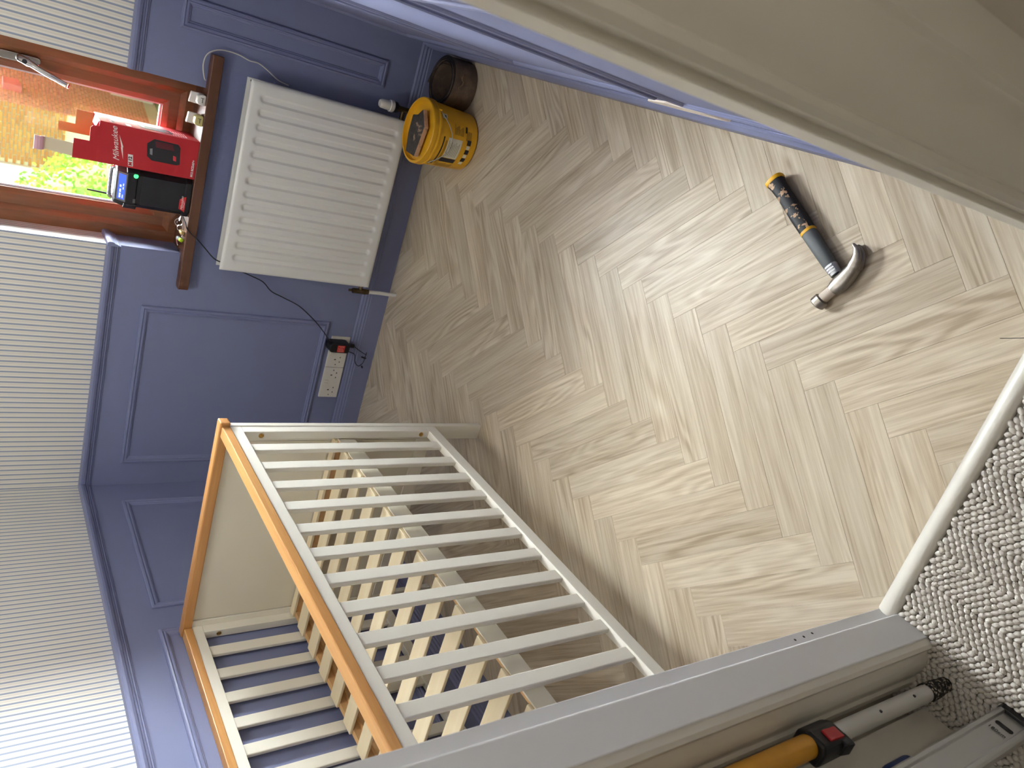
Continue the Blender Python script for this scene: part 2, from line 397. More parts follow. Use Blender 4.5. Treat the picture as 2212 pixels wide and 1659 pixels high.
# espagnolette handle on the right stile
hx, hz = 1.520, 1.372
hb = MB().lathe([(.0, 0), (.013, 0), (.013, .007), (.011, .010), (0, .010)], (hx, .145, hz + .042), 20, 'Y')
hb = MB().prism([(math.cos(t_ * math.pi / 12) * .0125, math.sin(t_ * math.pi / 12) * .0125 + (.045 if t_ <= 12 else -.045)) for t_ in range(24)], lambda p, q, a: (hx + p, a, hz + .02 + q), .157, .144)
han = hb.build('handle_plate', M_chrome, sash, bevel=.002)
ax = Vector((-.30, -.12, -1)).normalized()
pts = [Vector((hx, .146, hz + .02)), Vector((hx, .128, hz + .016)), Vector((hx - .006, .118, hz - .004)), Vector((hx - .02, .112, hz - .04)), Vector((hx - .036, .108, hz - .085)), Vector((hx - .044, .107, hz - .108))]
MB().tube(smoothpath(pts, 5), [.012] * 6 + [.0115] * 5 + [.0085] * 8 + [.0075] * 7, 12).build('handle_lever', M_chrome, han, smooth=True)
MB().lathe([(0, 0), (.007, 0), (.007, .004), (0, .004)], (hx - .003, .1035, hz + .008), 16, 'Y').build('key_lock', M_dark, han)
MB().tube([(hx - .046, .105, hz - .112), (hx - .047, .105, hz - .116)], .0077, 10).build('handle_tip', plain('red_tip', (190, 40, 46), .4), han)

# sill
b = MB(); b.prism([(.868, -.030), (.872, -.030 + .0), (.872, -.030), (1.700, -.030), (1.700, BY), (WX1, BY), (WX1, .16), (WX0, .16), (WX0, BY), (.878, BY), (.868, -.006)][:1] + [(1.700, -.030), (1.700, BY), (WX1, BY), (WX1, .155), (WX0, .155), (WX0, BY), (.876, BY), (.868, .002)], lambda p, q, a: (p, q, a), .833, .869)
tag(b.build('window_sill', M_sill, bevel=.0025), 'dark brown timber window sill above the radiator', 'sill', kind='structure')

# ------------------------------------------------------------------ doorway lining, architraves, threshold, carpet
ZT = 2.03
def jambL(sgn, x_r, x_s, x_a):     # returns polygons in (x,y)
    pass
linL = [(JL - .028, DY), (JL, DY), (JL, -2.366), (JL + .012, -2.368), (JL + .014, -2.371), (JL + .012, -2.436), (JL - .028, -2.436)]
bL = MB().prism(linL, lambda p, q, a: (p, q, a), 0, ZT).build('trim_20', M_white, bevel=.002); tag(bL, 'white glossy door lining nearest the cot', 'door lining', kind='structure')
XR = 1.897
linR = [(XR + .05, DY), (XR + .029, DY), (XR + .029, -2.366), (XR, -2.368), (XR - .001, -2.372), (XR, -2.436), (XR + .05, -2.436)]
bR = MB().prism(linR, lambda p, q, a: (p, q, a), 0, ZT).build('trim_21', M_cream, bevel=.002); tag(bR, 'cream door lining close to the camera on the right', 'door lining', kind='structure')
tag(MB().box(JL - .028, XR + .05, -2.436, DY, ZT, ZT + .03).build('trim_22', M_cream), 'door lining head above the doorway', 'door lining', kind='structure')
AP = [(0, 0), (.002, .012), (.008, .017), (.014, .016), (.016, .012), (.022, .014), (.034, .021), (.050, .024), (.066, .022), (.074, .018), (.078, .018), (.084, .022), (.098, .020), (.112, .014), (.120, .010), (.120, 0)]
tag(MB().prism(AP, lambda d, h, a: (JL + .008 - d, -2.436 - h, a), 0, ZT + .06).build('trim_23', M_cream, smooth=True, angle=25), 'moulded cream architrave left of the doorway', 'architrave', kind='structure')
tag(MB().prism(AP, lambda d, h, a: (XR + .008 + d * 1.15, -2.436 - h, a), 0, ZT + .06).build('trim_24', M_cream, smooth=True, angle=25), 'moulded cream architrave right of the doorway, out of focus', 'architrave', kind='structure')
# strike plate screw holes
for z_, y_ in ((.271, -2.347), (.301, -2.349), (.330, -2.350)):
    MB().lathe([(0, 0), (.0028, 0), (.0022, .0006), (0, .0006)], (JL, y_, z_), 8, 'X').build('screw_hole', M_dark, bL)
# threshold strip: half round painted
th = MB().prism([(DY + .004, -.004), (DY + .004, .001), (DY - .004, .010), (DY - .013, .014), (DY - .022, .0135), (DY - .030, .009), (DY - .034, .001), (DY - .034, -.004)], lambda p, q, a: (a, p, q), JL, XR + .029)
tag(th.build('trim_25', M_cream, smooth=True, angle=60), 'rounded cream threshold strip between wood floor and carpet', 'threshold', kind='structure')
tag(MB().box(.986, 2.499, HY + .001, DY - .03, -.05, -.004).build('floor_hall', plain('carpet_backing', (150, 144, 136), .95)), 'landing floor under the carpet', 'floor', kind='structure')
# carpet loops
def mat_carpet():
    t = NT('loop_carpet_wool'); n = t.noise(t.coords('Object'), 900, 3); n2 = t.noise(t.coords('Object'), 90, 2)
    t.base(t.mix(t.math('MULTIPLY_ADD', n2, .5, t.math('MULTIPLY', n, .5)), lin((192, 186, 178)), lin((226, 221, 214)))); t.b.inputs['Roughness'].default_value = .95; t.b.inputs['Specular IOR Level'].default_value = .1
    t.bump(n, .6, .001); return t.m
M_carpet = mat_carpet()
cv, cf = [], []
ico = bmesh.new(); bmesh.ops.create_icosphere(ico, subdivisions=2, radius=1.0); ico.verts.ensure_lookup_table()
iv = [v_.co.copy() for v_ in ico.verts]; jf = [tuple(v_.index for v_ in f_.verts) for f_ in ico.faces]; ico.free()
BW = .066
def loop(x, y, ang):
    k0 = len(cv); ca, sa = math.cos(ang), math.sin(ang); sx = .0079 * random.uniform(.9, 1.1); sy = .0058 * random.uniform(.9, 1.1); sz = .0066 * random.uniform(.88, 1.12)
    for q in iv:
        u, v_ = q.x * sx, q.y * sy
        cv.append((x + ca * u - sa * v_, y + sa * u + ca * v_, .003 + q.z * sz))
    cf.extend(tuple(i + k0 for i in f_) for f_ in jf)
for band in range(int(1.55 / BW) + 1):
    sgn = 1 if band % 2 else -1
    row = -.06
    while row < .85:
        for q in range(7):
            u = (q + .5) * BW / 7
            x = .98 + band * BW + u + random.uniform(-.0006, .0006); y = DY - .036 - row - sgn * u * .62 + random.uniform(-.0006, .0006)
            if y > DY - .037 or y < -3.0 or x > 2.49 or x < .99 or (y > -2.437 and (x < JL + .016 or x > XR)): continue
            loop(x, y, -sgn * R(32) + R(90) + random.uniform(-.15, .15))
        row += .0132
me = bpy.data.meshes.new('carpet'); me.from_pydata(cv, [], cf); me.materials.append(M_carpet)
for p_ in me.polygons: p_.use_smooth = True
cp = bpy.data.objects.new('carpet', me); col.objects.link(cp); tag(cp, 'chunky grey beige loop carpet in a chevron weave on the landing', 'carpet', kind='stuff')
tag(MB().box(.988, 2.497, HY + .003, -3.012, -.004, .006).build('carpet_landing', M_carpet), 'rest of the landing carpet behind the doorway', 'carpet', kind='stuff')
# hair strand on the threshold
MB().tube(smoothpath([(1.72, -2.285, .0012), (1.735, -2.318, .0015), (1.748, -2.345, .0155)], 6), .0006, 5).build('fibre', M_dark, th and floor)

# ------------------------------------------------------------------ cot
cot = empty('cot', (.39, -1.6, 0)); tag(cot, 'white slatted cot with honey oak top rails, no mattress', 'cot')
YF, YN = -.878, -2.322
for y0, y1 in ((YF - .020, YF), (YN, YN + .020)):
    ep = MB().box(.058, .717, y0 + .004, y1 - .004, .205, .886).build('end_panel', M_cotpanel, cot)
    for x0, x1 in ((.003, .055), (.72, .772)): box('end_leg', M_cot, ep, x0, x1, y0, y1, 0, .886, bevel=.002)
    box('panel_rail', M_cot, ep, .055, .72, y0 + .0005, y1 - .0005, .197, .250, bevel=.0015)
    ym = (y0 + y1) / 2
    box('end_top_rail', M_oakx, cot, -.0005 + .002, .784, ym - .017, ym + .017, .886, .916, bevel=.004)
def side(x0, x1, lab):
    fr = MB().box(x0, x1, YN + .020, YF - .020, .854, .886).build('side_upper_rail', M_cot, cot, bevel=.0015); fr['label'] = lab
    box('side_top_rail', M_oak, cot, x0 - .004, x1 + .004, YN + .038, YF - .028, .886, .911, bevel=.003)
    box('side_lower_rail', M_cot, cot, x0, x1, YN + .020, YF - .020, .197, .234, bevel=.0015)
    box('side_post', M_cot, cot, x0, x1, YF - .052, YF - .020, .234, .854, bevel=.0015)
    box('side_post', M_cot, cot, x0, x1, YN + .020, YN + .052, .234, .854, bevel=.0015)
    xm = (x0 + x1) / 2; y = -.988
    for i in range(13):
        if i == 0: me0 = MB().box(xm - .0065, xm + .0065, y - .038, y, .230, .858).build('side_slat', M_cot, cot, bevel=.0025); first = me0
        else:
            o = bpy.data.objects.new('side_slat', first.data); col.objects.link(o); o.parent = cot; o.location = first.location + Vector((0, -.0983 * i, 0))
            bb = o.modifiers.new('bevel', 'BEVEL'); bb.width = .0025; bb.segments = 2; bb.limit_method = 'ANGLE'
side(.744, .770, 'white upper rail on the open side of the cot')
side(.006, .034, 'white upper rail along the blue wall')
box('bed_bearer', M_bear, cot, .038, .056, YN + .022, YF - .022, .498, .5535)
box('bed_bearer', M_bear, cot, .729, .735, YN + .022, YF - .022, .498, .5535)
box('bearer_ledge', M_bear, cot, .056, .070, YN + .045, YF - .045, .498, .530)
y = -.925
starts = [-.902] + [-.977 - .1052 * i for i in range(13)]
first = None
for i, y0 in enumerate(starts):
    if i == 0: box('bed_slat', M_slat, cot, .039, .735, -.928, -.900, .5535, .563, bevel=.0015)
    elif first is None: first = MB().box(.039, .735, y0 - .053, y0, .5535, .563).build('bed_slat', M_slat, cot, bevel=.002)
    elif y0 - .053 > YN + .02:
        o = bpy.data.objects.new('bed_slat', first.data); col.objects.link(o); o.parent = cot; o.location = first.location + Vector((0, y0 - starts[1], 0))
        bb = o.modifiers.new('bevel', 'BEVEL'); bb.width = .002; bb.segments = 2; bb.limit_method = 'ANGLE'
box('bed_cross_rail', M_bear, cot, .039, .735, YF - .045, YF - .022, .50, .5535)
box('bed_cross_rail', M_bear, cot, .039, .735, YN + .022, YN + .045, .50, .5535)
box('bearer_face', M_cotpanel, cot, .7352, .7392, YN + .022, YF - .022, .498, .5535)
# brass bolt caps on the inner faces of the posts
for x, z in ((.757, .802), (.757, .262), (.020, .806)):
    MB().lathe([(0, 0), (.0075, 0), (.0075, -.002), (.005, -.003), (.003, -.0015), (0, -.0015)], (x, YF - .052, z), 18, 'Y').build('bolt_cap', M_brass, cot)

# ------------------------------------------------------------------ radiator
rad = empty('radiator', (1.32, -.06, .15)); tag(rad, 'white double panel radiator with vertical flutes under the window', 'radiator')
RX0, RX1, RZ0, RZ1 = .984, 1.662, .1535, .7535
def rad_panel(name, yf, sgn, th=.012):
    xs = []; n = 13; m = .030; pit = (RX1 - RX0 - 2 * m) / n
    gx = set([RX0, RX0 + .004, RX0 + .012, RX1 - .012, RX1 - .004, RX1])
    for i in range(n):
        c = RX0 + m + (i + .5) * pit
        for d in (-.0145, -.0105, -.007, 0, .007, .0105, .0145): gx.add(c + d)
        gx.add(c - pit / 2)
    xs = sorted(gx)
    zs = [RZ0, RZ0 + .004, RZ0 + .014, RZ0 + .026, RZ0 + .034, RZ0 + .039, RZ0 + .044, RZ0 + .050, RZ0 + .06, (RZ0 + RZ1) / 2, RZ1 - .065, RZ1 - .055, RZ1 - .048, RZ1 - .043, RZ1 - .038, RZ1 - .03, RZ1 - .012, RZ1 - .004, RZ1]
    def depth(x, z):
        d = 0
        e = min(x - RX0, RX1 - x, z - RZ0, RZ1 - z)
        if e < .001: return -.006
        if e < .006: return -.0015
        i = math.floor((x - RX0 - m) / pit)
        if 0 <= i < n:
            c = RX0 + m + (i + .5) * pit; dx = abs(x - c); dz = 0
            lo, hi = RZ0 + .048, RZ1 - .050
            if z < lo: dz = lo - z
            if z > hi: dz = z - hi
            r = math.hypot(dx, dz)
            f = max(0, min(1, (.0145 - r) / .0075)); d = -.0068 * f * f * (3 - 2 * f)
        return d
    vs = [(x, yf - sgn * depth(x, z) * 1.0, z) for z in zs for x in xs]; nx = len(xs)
    vs = [(x, yf + (-depth(x, z)) * (1 if sgn > 0 else -1), z) for z in zs for x in xs]
    fs = [(j * nx + i, j * nx + i + 1, (j + 1) * nx + i + 1, (j + 1) * nx + i) for j in range(len(zs) - 1) for i in range(nx - 1)]
    b = MB().add(vs, fs)
    y1 = yf + .009 * sgn; y2 = yf + th * sgn
    ya, yb = min(y1, y2), max(y1, y2)
    b.box(RX0, RX1, ya, yb, RZ0, RZ1)
    return b.build(name, M_rad, rad, smooth=True, angle=40)
rad_panel('front_panel', -.100, 1); rad_panel('back_panel', -.030, -1)
for x in (RX0 + .01, RX1 - .022): box('manifold', M_rad, rad, x, x + .012, -.089, -.041, .19, .72)
box('bracket', M_rad, rad, 1.1, 1.13, -.03, BY - .002, .2, .7)
# bleed hole
MB().lathe([(0, 0), (.005, 0), (.005, -.006), (.003, -.006), (.003, -.001), (0, -.001)], (1.653, -.040, .738), 12, 'Y').build('bleed_valve', M_dark, rad)
# thermostatic valve at the right
tv = MB().tube([(1.662, -.065, .172), (1.700, -.065, .172)], .009, 12).tube([(1.700, -.065, .10), (1.700, -.065, .195)], .011, 12).tube([(1.700, -.065, .195), (1.700, -.065, .215)], .015, 12).build('valve_body', M_copper, rad, smooth=True)
MB().lathe([(0, .0), (.019, 0), (.022, .004), (.022, .016), (.018, .018), (.0175, .034), (.016, .052), (.012, .058), (0, .059)], (1.701, -.066, .216), 24).build('thermostat_head', M_plate, tv, smooth=True)
MB().lathe([(0, 0), (.020, 0), (.020, .012), (0, .012)], (1.701, -.066, .204), 24).build('thermostat_collar', M_black, tv)
MB().tube([(1.700, -.065, .1), (1.700, -.065, 0)], .0075, 10).build('pipe', M_rad, rad, smooth=True)
# lockshield at the left
lv = MB().tube([(.984, -.065, .172), (.955, -.065, .172)], .008, 10).tube([(.955, -.065, .135), (.955, -.065, .205)], .011, 12).tube([(.955, -.065, .205), (.955, -.065, .222)], .0055, 8).tube([(.955, -.065, .148), (.955, -.065, .158)], .0135, 6).build('lockshield_valve', M_copper, rad, smooth=True)
MB().tube(smoothpath([(.955, -.065, .14), (.956, -.064, .08), (.953, -.06, .03), (.954, -.06, .001)], 4), .0078, 10).build('pipe', M_rad, rad, smooth=True)

# ------------------------------------------------------------------ sockets, charger, cables
def socket(xc, label, sw):
    r = empty('wall_socket', (xc, BY, .172)); tag(r, label, 'socket', 'double wall sockets')
    pl = MB().box(xc - .073, xc + .073, BY - .009, BY, .129, .215).build('face_plate', M_plate, r, bevel=.002)
    for s in (-1, 1):
        cx = xc + s * .036
        for dx, dz, w_, h_ in ((0, -.0, .0022, .004), (-.011, -.022, .0030, .0018), (.011, -.022, .0030, .0018)):
            box('pin_slot', M_dark, pl, cx + dx - w_, cx + dx + w_, BY - .0096, BY - .0085, .178 + dz - h_, .178 + dz + h_)
        MB().lathe([(0, 0), (.0025, 0), (.0025, -.0008), (0, -.0008)], (xc + s * .060, BY - .009, .172), 10, 'Y').build('plate_screw', M_dark, pl)
    if sw:
        box('rocker_switch', M_plate, pl, xc - .012, xc - .001, BY - .0125, BY - .009, .187, .207, bevel=.001)
        box('rocker_switch', M_plate, pl, xc + .001, xc + .012, BY - .0125, BY - .009, .187, .207, bevel=.001)
    return r
socket(.644, 'white double wall socket with the black charger plugged in', True)
socket(.496, 'empty white double wall socket nearest the cot', True)
ch = empty('power_adapter', (.69, -.03, .2)); tag(ch, 'black power adapter with red rating label plugged into the wall socket', 'adapter')
body = MB().prism([(-.047, -.010), (-.040, -.020), (-.028, -.022), (.036, -.022), (.044, -.016), (.044, .020), (.034, .023), (-.034, .023), (-.047, .012)], lambda p, q, a: (.684 + q, a, .192 - p), BY - .010, -.052).build('adapter_body', M_black, ch, bevel=.004)
box('rating_label', plain('red_label', (196, 52, 44), .5), body, .668, .698, -.0535, -.0515, .172, .205)
MB().box(.671, .6735, -.0539, -.053, .176, .201).box(.677, .6785, -.0539, -.053, .176, .198).box(.682, .684, -.0539, -.053, .180, .201).box(.690, .6915, -.0539, -.053, .176, .195).box(.694, .6955, -.0539, -.053, .176, .201).build('printed_text', plain('pale_print', (226, 140, 130), .6, var=0), body)
MB().tube([(.693, -.030, .152), (.692, -.028, .147), (.690, -.027, .122), (.689, -.026, .119)], [.004, .0095, .0095, .005], 12).build('ferrite_plug', M_black, ch, smooth=True)
MB().tube(smoothpath([(.689, -.026, .119), (.682, -.025, .108), (.668, -.025, .085), (.655, -.024, .06), (.650, -.022, .048)], 6), .0019, 7).build('loop_cable', M_black, ch, smooth=True)
MB().tube(smoothpath([(.664, -.03, .148), (.658, -.026, .125), (.648, -.024, .105), (.62, -.024, .098), (.600, -.024, .085), (.596, -.024, .070), (.612, -.024, .056), (.640, -.023, .052), (.662, -.022, .050)], 6), .0019, 7).build('loop_cable', M_black, ch, smooth=True)
for q in ([(.638, -.021, .068), (.632, -.020, .046)], [(.594, -.022, .058), (.586, -.021, .052)]): MB().tube(q, .004, 8).build('cable_tie', M_black, ch, smooth=True)
pc = MB().tube(smoothpath([(.706, -.03, .232), (.716, -.032, .245), (.735, -.02, .262), (.775, -.016, .302), (.81, -.014, .345), (.846, -.014, .398), (.875, -.014, .470), (.895, -.014, .520), (.930, -.016, .560), (.950, -.02, .61), (.968, -.03, .66), (.992, -.045, .72), (1.012, -.062, .768), (1.045, -.055, .805), (1.072, -.045, .835), (1.098, -.036, .868), (1.118, -.012, .874), (1.142, .028, .885)], 8), .0021, 8).build('power_cable', M_black, None, smooth=True)
tag(pc, 'thin black cable hanging from the radio down to the socket', 'cable')
st = MB().tube(smoothpath([(1.612, -.004, .876), (1.622, -.012, .884), (1.660, -.014, .893), (1.695, -.018, .886), (1.716, -.016, .858), (1.722, -.004, .82), (1.720, -.002, .780), (1.712, -.002, .745), (1.712, -.002, .715), (1.698, -.002, .680), (1.676, -.004, .640), (1.668, -.006, .60)], 8), .0022, 7).build('string', plain('off_white_cord', (206, 202, 196), .9, bump=.4, bscale=300), None, smooth=True)
tag(st, 'off white cord looping over the sill end and down behind the radiator', 'cord')

# ------------------------------------------------------------------ tub, offcut, coil
bk = empty('adhesive_tub', (1.657, -.268, 0)); tag(bk, 'round yellow plastic adhesive tub with lid and wire handle', 'tub')
C = (1.657, -.268, 0); BH = .200
tb = MB().lathe([(0, .002), (.100, .002), (.104, .006), (.113, BH - .035), (.1135, BH - .03)], C, 56).build('tub_body', M_yellow, bk, smooth=True)
MB().lathe([(.1125, BH - .034), (.117, BH - .034), (.1185, BH - .028), (.1165, BH - .022), (.1185, BH - .016), (.1175, BH - .003), (.115, BH), (.109, BH), (.108, BH - .008), (.104, BH - .016), (0, BH - .016)], C, 56, cap=False).build('tub_lid', M_yellow, bk, smooth=True, angle=25)
def tubr(z): return .104 + (z - .006) / (BH - .041) * .009
def patch(mb, a0, a1, z0, z1, off=.0005):
    n = max(2, int(abs(a1 - a0) / 5)); vs = []; fs = []
    for i in range(n + 1):
        a = R(a0 + (a1 - a0) * i / n)
        for z in (z0, z1):
            r = tubr(z) + off; vs.append((C[0] + r * math.cos(a), C[1] + r * math.sin(a), z))
    for i in range(n): fs.append((2 * i, 2 * i + 2, 2 * i + 3, 2 * i + 1))
    mb.add(vs, fs)
M_lab = plain('label_paper', (226, 222, 200), .7, var=.03)
for nm, mt, lst in (('white_label', M_lab, ((-124, -84, .068, .128, .0008), (-52, -42, .140, .160, .0008), (-134, -127, .032, .046, .0008), (-116, -109, .032, .046, .0008), (-98, -91, .032, .046, .0008))),
                    ('dark_label', M_dark, ((-136, -125, .066, .130, .0008), (-126, -117, .030, .047, .0008), (-108, -99, .030, .047, .0008), (-90, -80, .030, .047, .0008), (-150, -84, .1445, .1495, .0008), (-68, -56, .052, .060, .0008), (-50, -45, .145, .156, .0012)))):
    for q in lst:
        mb = MB(); patch(mb, *q); mb.build(nm, mt, tb)
mb = MB()
for z in [.136, .1325]: patch(mb, -146, -90, z, z + .0014)
for i in range(9): patch(mb, -76, -56 - (i * 7) % 9, .105 - i * .0045, .1065 - i * .0045)
for i in range(6): patch(mb, -82, -64, .052 - i * .004, .0535 - i * .004)
for i in range(12): patch(mb, -157, -139 - (i * 5) % 6, .125 - i * .0055, .1267 - i * .0055)
for i in range(8): patch(mb, -121, -89 - (i * 5) % 8, .122 - i * .0064, .1234 - i * .0064, .0011)
mb.build('printed_text', plain('dark_brown_print', (96, 76, 36), .6, var=0), tb)
hp = []
for i in range(17):
    t = i / 16; a = R(-38 - t * 112); z = .168 - .052 * math.sin(math.pi * t) ** 1.2; r = tubr(z) + .0035 + .004 * math.sin(math.pi * t)
    hp.append((C[0] + r * math.cos(a), C[1] + r * math.sin(a), z))
MB().tube(hp, .0016, 6).build('wire_handle', plain('dull_wire', (150, 146, 138), .5, .6), bk, smooth=True)
for a in (-38, -150):
    r = tubr(.17); MB().box(C[0] + r * math.cos(R(a)) - .007, C[0] + r * math.cos(R(a)) + .007, C[1] + r * math.sin(R(a)) - .007, C[1] + r * math.sin(R(a)) + .007, .160, .174).build('handle_lug', M_yellow, bk, bevel=.003)
# wedge offcut on the lid
of = MB().prism([(-.083, -.036), (.040, -.044), (.090, -.006), (.058, .016), (.044, .044), (-.028, .040), (-.092, .022)], lambda p, q, a: (1.652 + p * .92 + q * .25, -.282 + q - p * .12, a + (.12 * q + .045)), BH - .0475, BH - .0305)
def mat_offcut():
    t = NT('black_smeared_offcut'); v = t.coords('Object', (1, 1, 1)); n = t.noise(v, 18, 5, .6, .4); n2 = t.noise(v, 90, 3)
    g = t.n('ShaderNodeNewGeometry'); sp = t.n('ShaderNodeSeparateXYZ'); t.l(g.outputs['Normal'], sp.inputs[0])
    f = t.ramp(t.math('MULTIPLY', n, t.math('MULTIPLY_ADD', t.math('GREATER_THAN', sp.outputs[2], .5), .4, .6)), [(.30, (0, 0, 0, 1)), (.40, (1, 1, 1, 1))])
    t.base(t.mix(f, lin((204, 170, 138)), t.mix(n2, lin((34, 33, 34)), lin((92, 86, 80))))); t.b.inputs['Roughness'].default_value = .8; return t.m
o = of.build('board_offcut', mat_offcut(), None, bevel=.0015); tag(o, 'small board offcut smeared black lying on the yellow tub lid', 'offcut')
# coil of black strip
cc = (1.843, -.171); path = []
n = 200
for i in range(n + 1):
    t = i / n; a = R(21) + t * 2 * math.pi * 4.15; r = .0665 + .0062 * 4.15 * t
    path.append((cc[0] + r * math.cos(a), cc[1] + r * math.sin(a)))
a_end = R(21) + 2 * math.pi * 4.15
for j in range(1, 5):
    r = .0665 + .0062 * 4.15 + .0045 * j; a = a_end + .11 * j; path.append((cc[0] + r * math.cos(a), cc[1] + r * math.sin(a)))
vs = []; fs = []; th_ = .0048
for i, (x, y) in enumerate(path):
    x0, y0 = path[max(i - 1, 0)]; x1, y1 = path[min(i + 1, len(path) - 1)]
    d = Vector((x1 - x0, y1 - y0)).normalized(); nn = Vector((-d.y, d.x)) * th_ / 2
    zt = .100 + .003 * math.sin(i * .09)
    vs += [(x - nn.x, y - nn.y, .001), (x + nn.x, y + nn.y, .001), (x + nn.x, y + nn.y, zt), (x - nn.x, y - nn.y, zt)]
for i in range(len(path) - 1):
    for q in range(4): fs.append((i * 4 + q, i * 4 + (q + 1) % 4, i * 4 + 4 + (q + 1) % 4, i * 4 + 4 + q))
fs += [(0, 1, 2, 3), tuple(len(vs) - 4 + q for q in (3, 2, 1, 0))]
def mat_coil():
    t = NT('scuffed_black_strip'); v = t.coords('Object'); n = t.noise(v, 14, 5, .6)
    f = t.ramp(n, [(.40, (0, 0, 0, 1)), (.68, (1, 1, 1, 1))])
    g = t.n('ShaderNodeNewGeometry'); sp = t.n('ShaderNodeSeparateXYZ'); t.l(g.outputs['True Normal'], sp.inputs[0])
    t.base(t.mix(t.math('GREATER_THAN', sp.outputs[2], .6), t.mix(f, lin((98, 82, 70)), lin((142, 120, 102))), lin((20, 18, 18)))); t.b.inputs['Roughness'].default_value = .5; t.bump(n, .1, .001); return t.m
coil = empty('strip_coil', (cc[0], cc[1], 0)); tag(coil, 'coil of scuffed black plastic strip standing in the corner behind the tub', 'coil')
MB().add(vs, fs).build('coiled_strip', mat_coil(), coil, smooth=True, angle=40)
sm = MB(); pts = []
for i in range(9):
    a = R(-98 + i * 4.5 + 2 * math.sin(i * 2)); r = .0975; z = .075 + .006 * math.sin(i * 1.3) - i * .0015; pts.append((cc[0] + r * math.cos(a), cc[1] + r * math.sin(a), z))
sm.tube(pts, [.0008, .003, .004, .0035, .0045, .0035, .004, .003, .001], 6).build('dried_glue_streak', plain('dried_glue', (120, 98, 76), .8, var=.15, vscale=60), coil, smooth=True)

# ------------------------------------------------------------------ hammer
hm = empty('claw_hammer', (1.76, -1.86, 0)); tag(hm, 'claw hammer with worn black and yellow grip lying on the floor', 'hammer')
E0 = Vector((1.8655, -1.690, .021)); N0 = Vector((1.7085, -1.9535, .0165))
ud = (N0 - E0).normalized(); vd = Vector((0, 0, 1)).cross(ud).normalized(); zd = ud.cross(vd); HL = (N0 - E0).length
def loft(secs, name, mat, seg=20, pw=.75):
    rg = []
    for t, hw, hh in secs:
        ring = []
        for q in range(seg):
            a = 2 * math.pi * q / seg; c_, s_ = math.cos(a), math.sin(a)
            c_ = math.copysign(abs(c_) ** pw, c_); s_ = math.copysign(abs(s_) ** pw, s_)
            ring.append(E0 + ud * t + vd * hw * c_ + Vector((0, 0, 1)) * hh * s_)
        rg.append(ring)
    return MB().rings(rg).build(name, mat, hm, smooth=True)
def mat_grip():
    t = NT('worn_black_grip'); v = t.coords('Object', (1, 1, 1)); n = t.noise(v, 55, 4, .55)
    g = t.n('ShaderNodeNewGeometry'); sp = t.n('ShaderNodeSeparateXYZ'); t.l(g.outputs['Normal'], sp.inputs[0])
    f = t.ramp(t.math('MULTIPLY_ADD', sp.outputs[2], .16, n), [(.715, (0, 0, 0, 1)), (.722, (1, 1, 1, 1))])
    t.base(t.mix(f, lin((26, 27, 31)), lin((186, 152, 120)))); t.b.inputs['Roughness'].default_value = .6; t.bump(f, .3, -.0006); return t.m
loft([(0, .0205, .0165), (.0015, .0225, .0182), (.008, .0228, .0185), (.011, .0215, .0175)], 'butt_cap', M_yellow)
loft([(.010, .0208, .0172), (.022, .0185, .0165), (.05, .0165, .0160), (.085, .0172, .0162), (.12, .0183, .0165), (.150, .0178, .0160), (.163, .0172, .0155)], 'grip', mat_grip())
loft([(.161, .0178, .0160), (.164, .0180, .0162), (.168, .0176, .0158)], 'grip_ring', M_yellow)
loft([(.167, .0168, .0150), (.175, .0172, .0148), (.23, .0162, .0135), (.262, .0150, .0128), (.264, .0130, .0115)], 'shaft', plain('grey_fibreglass', (92, 96, 98), .5, var=.08, vscale=60))
box_ = MB()
rg = []
M_lug = plain('silver_shaft_insert', (188, 190, 192), .35, .6, var=.12, vscale=140, bump=.4, bscale=120)
loft([(.262, .0145, .0125), (.275, .0135, .0122), (.288, .0120, .0115)], 'shaft_collar', M_lug)
for q in range(3):
    t0 = .265 + q * .0065
    pc_ = [E0 + ud * (t0 + (0 if j in (0, 3) else .0032)) + vd * (-.009 if j < 2 else .009) + Vector((0, 0, .0125 - .0035 * (t0 - .26) / .03)) for j in range(4)]
    MB().add([p_ for p_ in pc_] + [p_ + Vector((0, 0, .0018)) for p_ in pc_], [(0, 1, 2, 3), (4, 5, 6, 7), (0, 1, 5, 4), (1, 2, 6, 5), (2, 3, 7, 6), (3, 0, 4, 7)]).build('collar_rib', M_lug, hm)
# head: swept along a curve in the floor plane
def sweep(pts, name, mat, seg=16, pw=.8):   # (x,y,z, halfw in plane, halfh)
    rg = []
    for i, (x, y, z, hw, hh) in enumerate(pts):
        a = Vector(pts[max(i - 1, 0)][:2]); b_ = Vector(pts[min(i + 1, len(pts) - 1)][:2]); d = (b_ - a).normalized(); nn = Vector((-d.y, d.x, 0))
        ring = []
        for q in range(seg):
            an = 2 * math.pi * q / seg; c_, s_ = math.cos(an), math.sin(an)
            c_ = math.copysign(abs(c_) ** pw, c_); s_ = math.copysign(abs(s_) ** pw, s_)
            ring.append(Vector((x, y, z)) + nn * hw * c_ + Vector((0, 0, hh * s_)))
        rg.append(ring)
    return MB().rings(rg).build(name, mat, hm, smooth=True)
HZc = .0165
hd = sweep([(1.6415, -1.9225, HZc, .0135, .0130), (1.6440, -1.9235, HZc, .0170, .0160), (1.6585, -1.9300, HZc, .0165, .0158), (1.6610, -1.9310, HZc, .0125, .0125)], 'striking_face', M_steel)
sweep([(1.6590, -1.9300, HZc, .0118, .0118), (1.6760, -1.9390, HZc, .0112, .0112), (1.6880, -1.9455, HZc, .0118, .0115)], 'poll_neck', plain('cream_paint_on_steel', (206, 192, 176), .5, var=.08, vscale=80))
